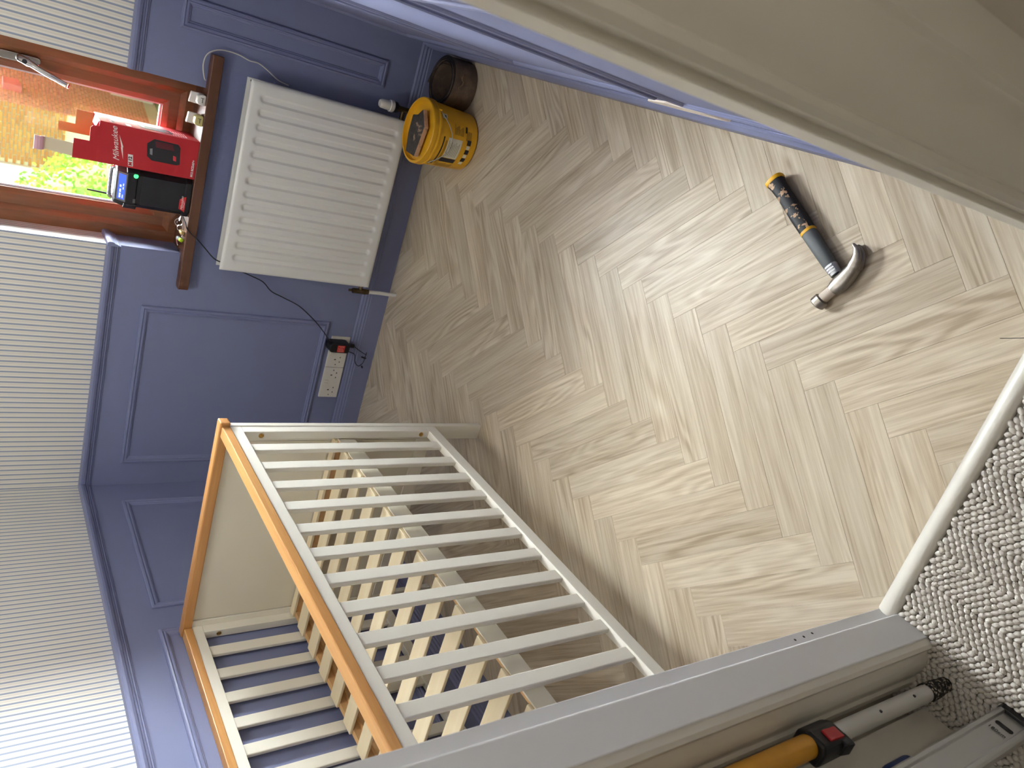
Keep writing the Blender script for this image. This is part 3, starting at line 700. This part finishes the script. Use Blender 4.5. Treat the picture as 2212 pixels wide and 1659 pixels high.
sweep([(1.6850, -1.9440, HZc, .0135, .0125), (1.6930, -1.9480, HZc, .0170, .0135), (1.7050, -1.9540, HZc, .0195, .0140), (1.7200, -1.9605, HZc, .0185, .0140), (1.7350, -1.9655, HZc, .0158, .0142), (1.7480, -1.9680, HZc, .0140, .0145)], 'head_cheek', M_steel)
for s_ in (-1, 1):
    sweep([(1.7460, -1.9680, HZc + s_ * .0074, .0142, .0073), (1.7600, -1.9690, HZc + s_ * .0078, .0120, .0072), (1.7730, -1.9660, HZc + s_ * .0084, .0092, .0068), (1.7840, -1.9590, HZc + s_ * .0092, .0062, .0060), (1.7900, -1.9490, HZc + s_ * .0100, .0026, .0052)], 'claw', M_steel)

# ------------------------------------------------------------------ things on the sill
SZ = .869
# carton
bx0, bx1, by0, by1 = 1.277, 1.409, -.026, .130; H1 = 1.176
ct = empty('radio_carton', ((bx0 + bx1) / 2, (by0 + by1) / 2, SZ)); tag(ct, 'open red cardboard radio carton standing on the sill', 'carton')
t_ = .0012
cb = MB().box(bx0, bx1, by0, by0 + t_, SZ, H1).box(bx0, bx1, by1 - t_, by1, SZ, H1).box(bx0, bx0 + t_, by0 + t_, by1 - t_, SZ, H1).box(bx1 - t_, bx1, by0 + t_, by1 - t_, SZ, H1).box(bx0 + t_, bx1 - t_, by0 + t_, by1 - t_, SZ, SZ + t_)
bodyc = cb.build('carton_body', M_red, ct)
fl = MB().prism([(bx0, H1), (bx1 - .018, H1), (bx1 - .018, H1 + .016), (bx1 - .026, H1 + .024), (bx0 + .062, H1 + .024), (bx0 + .062, H1 + .068), (bx0, H1 + .068)], lambda p, q, a: (p, a - (q - H1) * .05, q), by0, by0 + t_).build('front_flap', M_red, bodyc)
MB().prism([(bx0 + .004, 0), (bx0 + .046, 0), (bx0 + .044, .076), (bx0 + .006, .076)], lambda p, q, a: (p, a + by0 - .004 + q * .28, H1 + .068 + q), 0, t_).build('tuck_flap', M_beige, fl)
MB().rings([[(bx0 + .004 + (k_ == 1) * .042, by0 + .017 - .016 * math.sin(q * .4) - 0.0, H1 + .144 + .0 + .020 * (1 - math.cos(q * .4))) for k_ in (0, 1)] + [(bx0 + .004 + (1 - k_) * 0.042, by0 + .0185 - .016 * math.sin(q * .4), H1 + .1445 + .020 * (1 - math.cos(q * .4))) for k_ in (0, 1)] for q in range(6)]).build('curled_lip', plain('pink_card_edge', (226, 178, 190), .6), fl)
MB().prism([(bx0 + .05, H1), (bx1 - .004, H1), (bx1 - .004, H1 + .050), (bx1 - .052, H1 + .050), (bx1 - .052, H1 + .098), (bx0 + .05, H1 + .098)], lambda p, q, a: (p, a + (q - H1) * .02, q), by1 - t_, by1).build('back_flap', M_card, bodyc)
MB().prism([(0, 0), (.105, 0), (.095, .03), (.01, .03)], lambda p, q, a: (bx1 - .001 - q * .8 + a, by0 + .012 + p, H1 + q * .25), 0, t_).build('side_flap', M_red, bodyc)
Y = (1, 0, 0)
fx = frameM((bx0 + .024, by0 - .0004, 1.098), (1, 0, .10), (-.10, 0, 1))
text('Milwaukee', .0255, 'logo_lettering', M_ink, bodyc, frameM((bx0 + .016, by0 - .0004, 1.1085), (1, 0, .16), (-.0, 0, 1)), shear=.25)
MB().prism([(.012, 1.098), (.050, 1.1085), (.048, 1.1065), (.088, 1.1165), (.050, 1.1005), (.052, 1.1030)], lambda p, q, a: (bx0 + p + .012, a, q), by0 - .0008, by0).build('logo_bolt', M_ink, bodyc)
bd = MB().prism([(.006, 1.066), (.044, 1.070), (.044, 1.085), (.006, 1.081)], lambda p, q, a: (bx0 + p, a, q), by0 - .0006, by0).build('badge', M_ink, bodyc)
text('M', .0150, 'badge_letter', plain('badge_red', (196, 30, 36), .5, var=0), bd, frameM((bx0 + .008, by0 - .0010, 1.0695), (1, 0, .105), (0, 0, 1)), bold=.0006)
text('12', .0150, 'badge_digits', M_dark, bd, frameM((bx0 + .0225, by0 - .0010, 1.0710), (1, 0, .105), (0, 0, 1)), bold=.0006)
text('M12 RCDAB+', .0098, 'model_lettering', M_ink, bodyc, frameM((bx0 + .008, by0 - .0008, .8775), (1, 0, 0), (0, 0, 1)), bold=.0004)
def picture(P, par):
    a = MB().prism([(-.030, -.058), (.026, -.054), (.036, -.046), (.038, .030), (.020, .050), (-.022, .046), (-.034, .030), (-.034, -.048)], lambda p, q, h: P(p, q, h), 0, .0006).build('printed_radio', M_dark, par)
    MB().prism([(.012, -.036), (.032, -.030), (.032, .026), (.012, .022)], lambda p, q, h: P(p, q, h), .0006, .0009).build('printed_grille', plain('printed_maroon', (88, 24, 34), .5), a)
    MB().prism([(-.022, -.046), (-.006, -.044), (-.004, -.034), (-.020, -.036)], lambda p, q, h: P(p, q, h), .0006, .0010).build('printed_badge', plain('printed_red', (200, 50, 56), .5), a)
    MB().prism([(-.016, .030), (.006, .032), (.004, .040), (-.014, .038)], lambda p, q, h: P(p, q, h), .0006, .0009).build('printed_display', plain('printed_grey', (140, 140, 140), .5), a)
picture(lambda p, q, h: (bx0 + .072 + p, by0 - h, .982 + q), bodyc)
picture(lambda p, q, h: (bx1 + h, by0 + .066 + p * .9, 1.005 + q), bodyc)
text('Milwaukee', .022, 'side_logo_lettering', M_ink, bodyc, frameM((bx1 + .0004, by0 + .016, 1.128), (0, 1, .14), (0, 0, 1)), shear=.25)
mb = MB()
for i in range(6):
    for j in range(2): mb.box(bx1, bx1 + .0005, by0 + .022 + j * .04, by0 + .05 + j * .042, .905 + i * .0085, .908 + i * .0085)
mb.build('printed_text', plain('pink_print', (230, 170, 172), .6, var=0), bodyc)
MB().box(bx1, bx1 + .0006, by0 + .010, by0 + .042, 1.082, 1.097).build('side_badge', M_ink, bodyc)
# radio
rx0, rx1, ry0, ry1 = 1.138, 1.274, -.024, .095
rd = empty('jobsite_radio', ((rx0 + rx1) / 2, .04, SZ)); tag(rd, 'black jobsite radio with lit blue display and green light on the sill', 'radio')
ch_ = .016
oct_ = [(rx0 + ch_, ry0), (rx1 - ch_, ry0), (rx1, ry0 + ch_), (rx1, ry1 - ch_), (rx1 - ch_, ry1), (rx0 + ch_, ry1), (rx0, ry1 - ch_), (rx0, ry0 + ch_)]
def inset(d): return [(x + (d if x < (rx0 + rx1) / 2 else -d), y + (d if y < .035 else -d)) for x, y in oct_]
core = MB().prism(inset(.004), lambda p, q, a: (p, q, a), SZ + .004, 1.062).build('radio_body', M_black, rd, bevel=.002)
MB().rings([[(x, y, z) for x, y in inset(d)] for z, d in ((SZ, .003), (SZ + .003, 0), (SZ + .020, 0), (SZ + .024, .004))]).build('lower_bumper', M_black, rd)
top = MB().rings([[(x, y + (dy if y < .035 else 0), z) for x, y in inset(d)] for z, d, dy in ((1.044, .004, 0), (1.048, 0, 0), (1.072, 0, 0), (1.104, .004, .030), (1.108, .008, .034))]).build('upper_bumper', M_black, rd)
for x in (rx0, rx1):     # corner guards
    sg = 1 if x == rx0 else -1
    MB().prism([(x - sg * .003, ry0 + .012), (x + sg * .014, ry0 - .003), (x + sg * .018, ry0 + .002), (x + sg * .001, ry0 + .020)], lambda p, q, a: (p, q, a), 1.040, 1.080).build('corner_guard', M_black, rd, bevel=.002)
# grille: perforated hex dots as raised mesh
gr = MB().box(rx0 + .019, rx1 - .019, ry0 + .0015, ry0 + .004, SZ + .026, 1.030)
for i in range(22):
    for j in range(26):
        x = rx0 + .023 + i * .0042 + (j % 2) * .0021; z = SZ + .030 + j * .0050
        if x > rx1 - .022: continue
        gr.prism([(x - .0013, z), (x, z - .0016), (x + .0013, z), (x, z + .0016)], lambda p, q, a: (p, a, q), ry0 + .0005, ry0 + .0016)
gr.build('speaker_grille', plain('black_mesh', (30, 30, 36), .5, var=.1), rd)
# display on the sloped upper face
def Pslope(p, s, h): return (p, ry0 + .030 * s - h * .73, 1.072 + .032 * s + h * .68)
MB().prism([(rx0 + .020, .10), (rx1 - .020, .10), (rx1 - .020, .92), (rx0 + .020, .92)], Pslope, 0, .0015).build('display_bezel', plain('grey_bezel', (120, 122, 128), .3), top)
dp = MB().prism([(rx0 + .026, .22), (rx1 - .026, .22), (rx1 - .026, .80), (rx0 + .026, .80)], Pslope, .0012, .002).build('display', plain('blue_display', (40, 70, 205), .4, var=0, emit=(60, 90, 235), es=.9), top)
ms = MB()
for i, (a, b_) in enumerate(((.03, .046), (.049, .06), (.066, .074))): ms.prism([(rx0 + a, .52), (rx0 + b_, .52), (rx0 + b_, .66), (rx0 + a, .66)], Pslope, .002, .0023)
for a, b_ in ((.03, .042), (.06, .068), (.072, .08)): ms.prism([(rx0 + a, .32), (rx0 + b_, .32), (rx0 + b_, .40), (rx0 + a, .40)], Pslope, .002, .0023)
ms.build('display_text', plain('display_pale_text', (190, 200, 250), .5, var=0, emit=(190, 200, 250), es=.8), dp)
MB().lathe([(0, 0), (.0075, 0), (.006, -.003), (0, -.0035)], (rx1 - .022, ry0 - .0, 1.052), 18, 'Y').build('power_light', plain('green_light', (60, 220, 110), .4, var=0, emit=(60, 230, 110), es=1.6), top)
box('side_key', plain('grey_key', (88, 88, 92), .5), top, rx0 + .022, rx0 + .036, ry0 - .0015, ry0 + .001, 1.046, 1.053)
lg = MB().prism([(.018, .888), (.074, .888), (.064, .906), (.018, .906)][::-1] if False else [(.010, .886), (.066, .886), (.054, .906), (.020, .906)], lambda p, q, a: (rx0 + p + .008, a, q), ry0 - .0006, ry0 + .004).build('brand_plate', plain('brand_red', (200, 34, 42), .45), rd)
text('Milwaukee', .0112, 'logo_lettering', M_ink, lg, frameM((rx0 + .026, ry0 - .0012, .8925), (1, 0, .06), (0, 0, 1)), shear=.25)
MB().prism([(.026, .8885), (.044, .8915), (.043, .8900), (.062, .8930), (.046, .8880), (.047, .8895)], lambda p, q, a: (rx0 + p, a, q), ry0 - .0014, ry0 - .0006).build('logo_bolt', M_ink, lg)
MB().tube([(rx0 + .020, .062, 1.100), (rx0 + .020, .062, 1.108), (rx0 + .021, .070, 1.180)], [.0035, .0035, .003], 8).build('aerial', M_black, rd, smooth=True)
MB().tube(smoothpath([(rx0 + .016, .040, 1.104), (rx0 + .018, .042, 1.113), (rx0 + .030, .044, 1.117), (rx1 - .030, .044, 1.117), (rx1 - .018, .042, 1.113), (rx1 - .016, .040, 1.104)], 6), .006, 10).build('carry_handle', M_chrome, rd, smooth=True)

# plugs
def plug(x, y, mat, label):
    r = empty('mains_plug', (x, y, SZ)); tag(r, label, 'plug')
    bd_ = MB().prism([(-.022, 0), (.022, 0), (.024, .006), (.022, .020), (.014, .027), (-.014, .027), (-.022, .020), (-.024, .006)], lambda p, q, a: (x + p * .75, y + a, SZ + q), -.018, .014).build('plug_body', mat, r, bevel=.003)
    bk_ = MB().prism([(-.018, .002), (.018, .002), (.018, .040), (-.018, .044)], lambda p, q, a: (x + p, y + a + (q * .25), SZ + q), .014, .030).build('plug_face', M_plate, r, bevel=.002)
    for dx, z in ((-.010, .012), (.010, .012), (0, .030)): MB().box(x + dx - .003, x + dx + .003, y + .030, y + .048, SZ + z, SZ + z + .006).build('pin', M_black, bk_)
    MB().box(x - .008, x + .008, y - .0186, y - .017, SZ + .010, SZ + .012).box(x + .0065, x + .008, y - .0186, y - .017, SZ + .006, SZ + .018).build('moulded_mark', M_dark, bd_)
    return r
plug(1.546, -.004, M_plate, 'white mains plug at the right end of the sill')
plug(1.478, -.008, plain('yellowed_plastic', (206, 194, 128), .5, var=.06), 'yellowed mains plug beside the red carton')
# keys, marker, bits
ky = empty('key_bunch', (1.085, .03, SZ)); tag(ky, 'bunch of keys with a brass padlock fob beside the radio', 'keys')
def torus(c, Rr, r, tilt, n=18):
    return [Vector(c) + Euler(tilt).to_matrix() @ Vector((Rr * math.cos(2 * math.pi * i / n), Rr * math.sin(2 * math.pi * i / n), 0)) for i in range(n + 1)]
MB().tube(torus((1.098, .052, SZ + .012), .013, .001, (1.2, .2, 0)), .0012, 6).tube(torus((1.084, .030, SZ + .010), .010, .001, (.9, .5, 0)), .0012, 6).build('key_ring', M_chrome, ky, smooth=True)
box('padlock_fob', plain('pale_brass', (214, 190, 130), .35, .7), ky, 1.070, 1.082, -.012, .018, SZ + .001, SZ + .015, bevel=.003)
MB().tube(smoothpath([(1.063, -.006, SZ + .003), (1.054, -.008, SZ + .004), (1.054, .008, SZ + .004), (1.063, .010, SZ + .003)], 5), .0016, 6).build('shackle', M_chrome, ky, smooth=True)
for (x, y, a, z) in ((1.104, .078, .5, .004), (1.090, .092, 1.2, .008), (1.112, .045, -.3, .012)):
    M_ = Matrix.Translation((x, y, SZ + z)) @ Matrix.Rotation(a, 4, 'Z') @ Matrix.Rotation(.25, 4, 'Y')
    k_ = MB().lathe([(0, -.001), (.009, -.001), (.009, .001), (0, .001)], (0, 0, 0), 14).box(.007, .036, -.0025, .0025, -.0009, .0009).box(.022, .025, -.0045, -.002, -.0009, .0009).box(.029, .033, -.0042, -.002, -.0009, .0009)
    k_.v = [tuple(M_ @ Vector(q)) for q in k_.v]; k_.build('key', M_chrome, ky)
mk = empty('marker_pen', (1.05, .03, SZ)); tag(mk, 'stubby grey marker with lime green cap end on the sill', 'marker')
p0, p1 = Vector((1.038, .066, SZ + .0075)), Vector((1.048, -.008, SZ + .0075)); dd = (p1 - p0)
MB().tube([p0, p0 + dd * .12, p0 + dd * .22, p0 + dd * .62], [.002, .005, .0074, .0074], 14).build('marker_barrel', plain('grey_barrel', (176, 182, 188), .4), mk, smooth=True)
MB().tube([p0 + dd * .62, p0 + dd * .64, p0 + dd * .645, p0 + dd * .69], [.0074, .0074, .0066, .0066], 14).build('marker_band', M_dark, mk, smooth=True)
MB().tube([p0 + dd * .69, p0 + dd * .70, p0 + dd * .98, p1], [.0066, .0072, .0066, .004], 14).build('marker_cap', plain('lime_cap', (186, 226, 40), .4, var=0), mk, smooth=True)
for a, b_, lb in (((1.030, .078, SZ + .0055), (1.010, .050, SZ + .003), 'small steel screw nearest the marker on the sill'), ((1.010, .012, SZ + .003), (.999, .046, SZ + .003), 'small steel screw at the left end of the sill')):
    r_ = empty('screw', (b_[0], b_[1], SZ)); tag(r_, lb, 'screw', 'loose screws on the sill')
    sh_ = MB().tube([a, b_], .0022, 7).build('screw_shank', M_chrome, r_, smooth=True)
    MB().lathe([(0, 0), (.0048, 0), (.0048, .003), (0, .004)], (b_[0], b_[1], SZ), 10).build('screw_head', M_brass, r_)

# ------------------------------------------------------------------ landing things
dr = empty('loose_door', (1.0, -2.9, 0)); tag(dr, 'white panelled door taken off and leaning beside the doorway', 'door')
ds = box('door_slab', M_cream, dr, .992, 1.027, -3.255, -2.494, .012, 1.98, bevel=.003)
for z0, z1 in ((.095, .80), (.98, 1.86)):
    for y0, y1 in ((-2.84, -2.585), (-3.17, -2.915)):
        rg = []
        for d, h in ((0, 0), (.003, .006), (.012, .007), (.018, .002), (.020, 0)):
            rg.append([(1.027 + h, y0 + d, z0 + d), (1.027 + h, y1 - d, z0 + d), (1.027 + h, y1 - d, z1 - d), (1.027 + h, y0 + d, z1 - d)])
        MB().rings(rg, True, False).build('panel_moulding', M_cream, ds)
pl = empty('extension_pole', (1.09, -2.502, 0)); tag(pl, 'white and yellow telescopic pole with black foot standing beside the architrave', 'pole')
px, py = 1.090, -2.502
def mat_foot():
    t = NT('paint_splashed_rubber'); n = t.noise(t.coords('Object'), 190, 3, .6); f = t.ramp(n, [(.56, (0, 0, 0, 1)), (.60, (1, 1, 1, 1))])
    t.base(t.mix(f, lin((24, 23, 22)), lin((196, 184, 164)))); t.b.inputs['Roughness'].default_value = .75; return t.m
ft = MB().lathe([(0, 0), (.0135, 0), (.0145, .003), (.0145, .03), (.0165, .034), (.0185, .078), (.0185, .082), (0, .082)], (px, py, .004), 24).build('rubber_foot', mat_foot(), pl, smooth=True)
MB().tube([(px, py, .082), (px + .0, py + .002, .45)], .0155, 24).build('white_tube', plain('white_pole_paint', (206, 205, 200), .35, var=.03), pl, smooth=True)
for z in (.150, .270):
    MB().lathe([(0, 0), (.0028, 0), (.0028, .002), (0, .002)], (px + .0145, py - .003, z), 10, 'X').build('pin_hole', M_dark, pl)
lk = MB().prism([(-.024, -.020), (.016, -.022), (.028, -.012), (.028, .010), (.014, .022), (-.020, .022), (-.028, .006)], lambda p, q, a: (px + q, py + p, a), .405, .475).build('lock_clamp', M_black, pl, bevel=.005)
MB().prism([(-.016, .418), (.004, .418), (.006, .450), (-.014, .452)], lambda p, q, a: (a, py + p - .002, q), px + .020, px + .0255).build('red_button', plain('red_button', (176, 36, 40), .4, var=.1, vscale=90), lk, bevel=.001)
MB().prism([(-.034, .404), (-.010, .402), (-.010, .424), (-.030, .428)], lambda p, q, a: (a, py + p, q), px - .004, px + .020).build('clamp_lever', M_black, lk, bevel=.003)
MB().tube([(px, py + .002, .468), (px + .0, py + .006, 1.75)], .0185, 24).build('yellow_tube', plain('yellow_pole', (208, 148, 36), .4, var=.12, vscale=30), pl, smooth=True)
lv_ = empty('spirit_level', (1.1, -2.615, 0)); tag(lv_, 'long silver straightedge marked 180cm with black end cap standing on the carpet', 'straightedge')
LY0, LY1 = -2.654, -2.592
def PL_(y, x, a): return (x + .024 - a * .024, y + a * .004, a)
prof = [(LY0, 1.086), (LY0, 1.106), (LY0 + .004, 1.111), (LY0 + .010, 1.111), (LY0 + .013, 1.106), (LY1 - .013, 1.106), (LY1 - .010, 1.111), (LY1 - .004, 1.111), (LY1, 1.106), (LY1, 1.086)]
lvb = MB().prism(prof, PL_, .026, 1.80).build('level_profile', M_alu, lv_, bevel=.0008)
MB().prism([(LY0 - .001, 1.084), (LY0 - .001, 1.108), (LY0 + .004, 1.1125), (LY1 - .004, 1.1125), (LY1 + .001, 1.108), (LY1 + .001, 1.084)], PL_, .003, .026).build('end_cap', M_black, lv_, bevel=.002)
sl = [(LY0 + .022 + .006 * 0, .0)]
MB().prism([(-.017, -.0045), (.017, -.0045), (.0205, -.002), (.0205, .002), (.017, .0045), (-.017, .0045), (-.0205, .002), (-.0205, -.002)], lambda p, q, a: (a + .0225, -2.6235 + p * .72, .074 + q * 1.4), 1.1050, 1.1066).build('hang_slot', M_dark, lvb)
text('180cm', .0112, 'length_marking', M_dark, lvb, frameM((1.1292, -2.6075, .1075), (0, -1, 0), (.024, 0, -1)))
bc = MB().lathe([(0, 0), (.016, 0), (.018, .004), (.018, .060), (.015, .066), (0, .067)], (1.064, -2.582, .272), 20).build('blue_cap', plain('blue_plastic', (34, 62, 118), .4), lv_, smooth=True)

# ------------------------------------------------------------------ outside
tag(MB().box(-30, 30, .4, 60, -2.75, -2.65).build('ground', plain('lawn', (96, 112, 62), .9, var=.2, vscale=3)), 'garden ground below the window', 'ground', kind='structure')
hs = empty('neighbour_house', (-1.37, 17.65, -2.65)); tag(hs, 'brick house across the garden seen through the window', 'house')
K = Vector((-1.37, 17.65, 0)); d1 = Vector((-1, 0, 0)); d2 = Vector((math.sin(R(15)), math.cos(R(15)), 0))
M_mortar = plain('pale_mortar', (250, 244, 230), .9, var=.02)
M_brickA = None
def mat_brick(name, cols):
    t = NT(name); oi = t.n('ShaderNodeObjectInfo'); g = t.n('ShaderNodeNewGeometry')
    n = t.noise(t.coords('Object'), 14, 3)
    c = t.ramp(oi.outputs['Random'], [(i / (len(cols) - 1), lin(c_)) for i, c_ in enumerate(cols)])
    t.base(t.mix(t.math('MULTIPLY', n, .35), c, lin((150, 96, 66)))); t.b.inputs['Roughness'].default_value = .9; return t.m
MBA = mat_brick('buff_orange_brick', [(214, 150, 92), (222, 164, 100), (206, 140, 88), (226, 178, 108)])
MBB = mat_brick('salmon_red_brick', [(238, 186, 154), (230, 174, 150), (240, 192, 156), (214, 170, 158)])
def face_wall(name, d, L_, nrm, matm):
    P0 = K - nrm * .012
    mb = MB(); a = P0; b_ = P0 + d * L_; back = -nrm * .25
    vs = []
    for z in (-2.65, 3.3):
        for q in (a, b_, b_ + back, a + back): vs.append((q.x, q.y, z))
    mb.add(vs, [(0, 3, 2, 1), (4, 5, 6, 7), (0, 1, 5, 4), (1, 2, 6, 5), (2, 3, 7, 6), (3, 0, 4, 7)])
    return mb.build(name, matm, hs)
n1 = Vector((0, -1, 0)); n2 = Vector((math.cos(R(15)), -math.sin(R(15)), 0))
w1 = face_wall('front_wall', d1, 1.30, n1, M_mortar); w2 = face_wall('side_wall', d2, 6.0, n2, M_mortar)
bme = bpy.data.meshes.new('brick'); tmp = MB().box(0, .202, 0, .02, 0, .057)
bme.from_pydata(tmp.v, [], tmp.f); bme.update()
bmeA = bme.copy(); bmeA.materials.append(MBA); bmeB = bme.copy(); bmeB.materials.append(MBB)
def bricks(parent, d, nrm, L_, z0, rows, me_, maxo, flip):
    cnt = 0; rest = MB(); ang = math.atan2(d.y, d.x)
    cols_ = int(L_ / .225) + 1
    for r_ in reversed(range(rows)):
        for c_ in range(cols_):
            s0 = c_ * .225 - (.1125 if r_ % 2 else 0); s1 = s0 + .202
            if s1 < .05 or s0 > L_: continue
            s0c = max(s0, 0); s1c = min(s1, L_)
            p_ = K + d * s0c - nrm * .010; z = z0 + r_ * .075
            if s1c - s0c > .2015 and cnt < maxo:
                o = bpy.data.objects.new('brick', me_); col.objects.link(o); o.parent = parent; o.rotation_euler = (0, 0, ang); o.location = Vector((p_.x, p_.y, z)) - wl(parent)
                if flip: o.location += nrm * .02 - nrm * .0
                cnt += 1
            else:
                q0, q1 = K + d * s0c, K + d * s1c
                vs = []
                for zz in (z, z + .057):
                    for q in (q0 + nrm * .010, q1 + nrm * .010, q1 - nrm * .01, q0 - nrm * .01): vs.append((q.x, q.y, zz))
                rest.add(vs, [(0, 3, 2, 1), (4, 5, 6, 7), (0, 1, 5, 4), (1, 2, 6, 5), (2, 3, 7, 6), (3, 0, 4, 7)])
    o = rest.build('cut_bricks', me_.materials[0], parent); o['kind'] = 'stuff'
bricks(w1, d1, n1, 1.30, -.55, 24, bmeA, 150, True)
bricks(w2, d2, n2, 2.7, -2.35, 48, bmeB, 300, True)
# ground floor window in the side wall, alarm box
def Pside(s, z, h): q = K + d2 * s + n2 * h; return (q.x, q.y, z)
wn = MB().rings([[Pside(1.75 + d, -2.6 + d, h), Pside(3.3 - d, -2.6 + d, h), Pside(3.3 - d, -1.62 - d, h), Pside(1.75 + d, -1.62 - d, h)] for d, h in ((0, 0), (0, .05), (.09, .05), (.09, .01))], True, False).build('ground_window', plain('upvc_white', (238, 240, 238), .3, var=0), hs)
MB().prism([(1.84, -2.51), (3.21, -2.51), (3.21, -1.71), (1.84, -1.71)], Pside, .012, .02).build('pane', plain('dark_pane', (120, 128, 136), .1, var=.2, vscale=3), wn)
MB().prism([(.60, .30), (1.00, .36), (.98, .66), (.66, .66)], Pside, 0, .16).build('alarm_box', plain('faded_red_plastic', (226, 138, 136), .4), hs, bevel=.01)
# added off-view blocks keeping sun off the side wall; unseen upper storey
q0 = K + d2 * 4.2 + n2 * 1.6
MB().box(.1, 6.5, 18.2, 27, -2.65, 6.6).box(.35, 5.0, 13.5, 18.2, -2.65, 2.9).build('sun_block', MBB, hs)
MB().box(-9, -1.1, 17.9, 26, 3.3, 6.4).build('upper_storey', M_mortar, hs)
# white porch beside the brick front
px0 = K.x - 1.30
MB().box(px0 - .34, px0 - .002, 17.45, 17.95, -2.65, 3.3).build('white_corner_post', plain('white_render', (236, 238, 240), .6, var=.02), hs)
pw = MB().box(px0 - 3.2, px0 - .34, 17.60, 17.95, -2.65, -.02).build('porch_wall', plain('dark_brown_brick', (124, 84, 74), .9, var=.3, vscale=40), hs)
fr = MB()
for a, b_ in ((px0 - 1.02, px0 - .92), (px0 - .46, px0 - .34)): fr.box(a, b_, 17.5, 17.62, -.02, .75)
fr.box(px0 - 1.02, px0 - .34, 17.5, 17.62, .68, .82); fr.box(px0 - 1.02, px0 - .34, 17.5, 17.62, -.06, .04); fr.box(px0 - .92, px0 - .46, 17.53, 17.6, .28, .33); fr.box(px0 - .92, px0 - .46, 17.53, 17.6, .50, .54)
fr.build('porch_window_frame', plain('upvc_white', (238, 240, 238), .3, var=0), hs)
MB().box(px0 - .92, px0 - .46, 17.60, 17.61, .04, .70).build('porch_pane', plain('porch_glass', (150, 156, 150), .15, var=.3, vscale=9), hs)
MB().box(px0 - 3.2, px0 - 1.02, 17.6, 17.9, -.02, 3.3).build('render_panel', plain('white_render', (236, 238, 240), .6), hs)
# shrub
shb = empty('garden_shrub', (-1.62, 11.0, -2.65)); tag(shb, 'leafy light green shrub in the garden beyond the radio', 'shrub')
def mat_leaf():
    t = NT('fresh_leaves'); g = t.n('ShaderNodeNewGeometry')
    t.base(t.ramp(g.outputs['Random Per Island'], [(0, lin((92, 130, 50))), (.5, lin((134, 166, 72))), (.85, lin((170, 188, 92))), (1, lin((190, 158, 90)))]))
    t.b.inputs['Roughness'].default_value = .5; return t.m
lm = MB(); rnd = random.Random(3)
for i in range(5200):
    th2, cz = rnd.uniform(0, 2 * math.pi), rnd.uniform(-1, 1); rr = math.sqrt(1 - cz * cz); k_ = rnd.uniform(.86, 1.06) * (1 + .07 * math.sin(th2 * 5 + cz * 6))
    c = Vector((-1.62 + .92 * k_ * rr * math.cos(th2), 11.0 + .8 * k_ * rr * math.sin(th2), -.95 + 1.55 * k_ * cz))
    if math.sin(th2) > .55: continue
    nl = Vector((rnd.uniform(-.5, .5), -1, rnd.uniform(-.55, .25))).normalized(); u = nl.cross(Vector((rnd.uniform(-1, 1), .1, rnd.uniform(-1, 1)))).normalized(); v_ = nl.cross(u).normalized(); L_ = rnd.uniform(.030, .055)
    lm.add([c - u * L_, c + v_ * L_ * .5, c + u * L_, c - v_ * L_ * .5], [(0, 1, 2, 3)])
fo = lm.build('foliage', mat_leaf(), shb); fo['kind'] = 'stuff'
MB().lathe([(.80, 0), (.87, .6), (.80, 1.3), (.5, 2.5), (.2, 3.0), (0, 3.1)], (-1.62, 11.05, -2.5), 20).build('inner_growth', plain('deep_leaf_green', (108, 140, 60), .9, var=.25, vscale=14), shb)
MB().tube([(-1.62, 11.0, -2.66), (-1.6, 11.0, -1.5)], .07, 10).build('stem', plain('bark', (96, 74, 54), .9), shb)
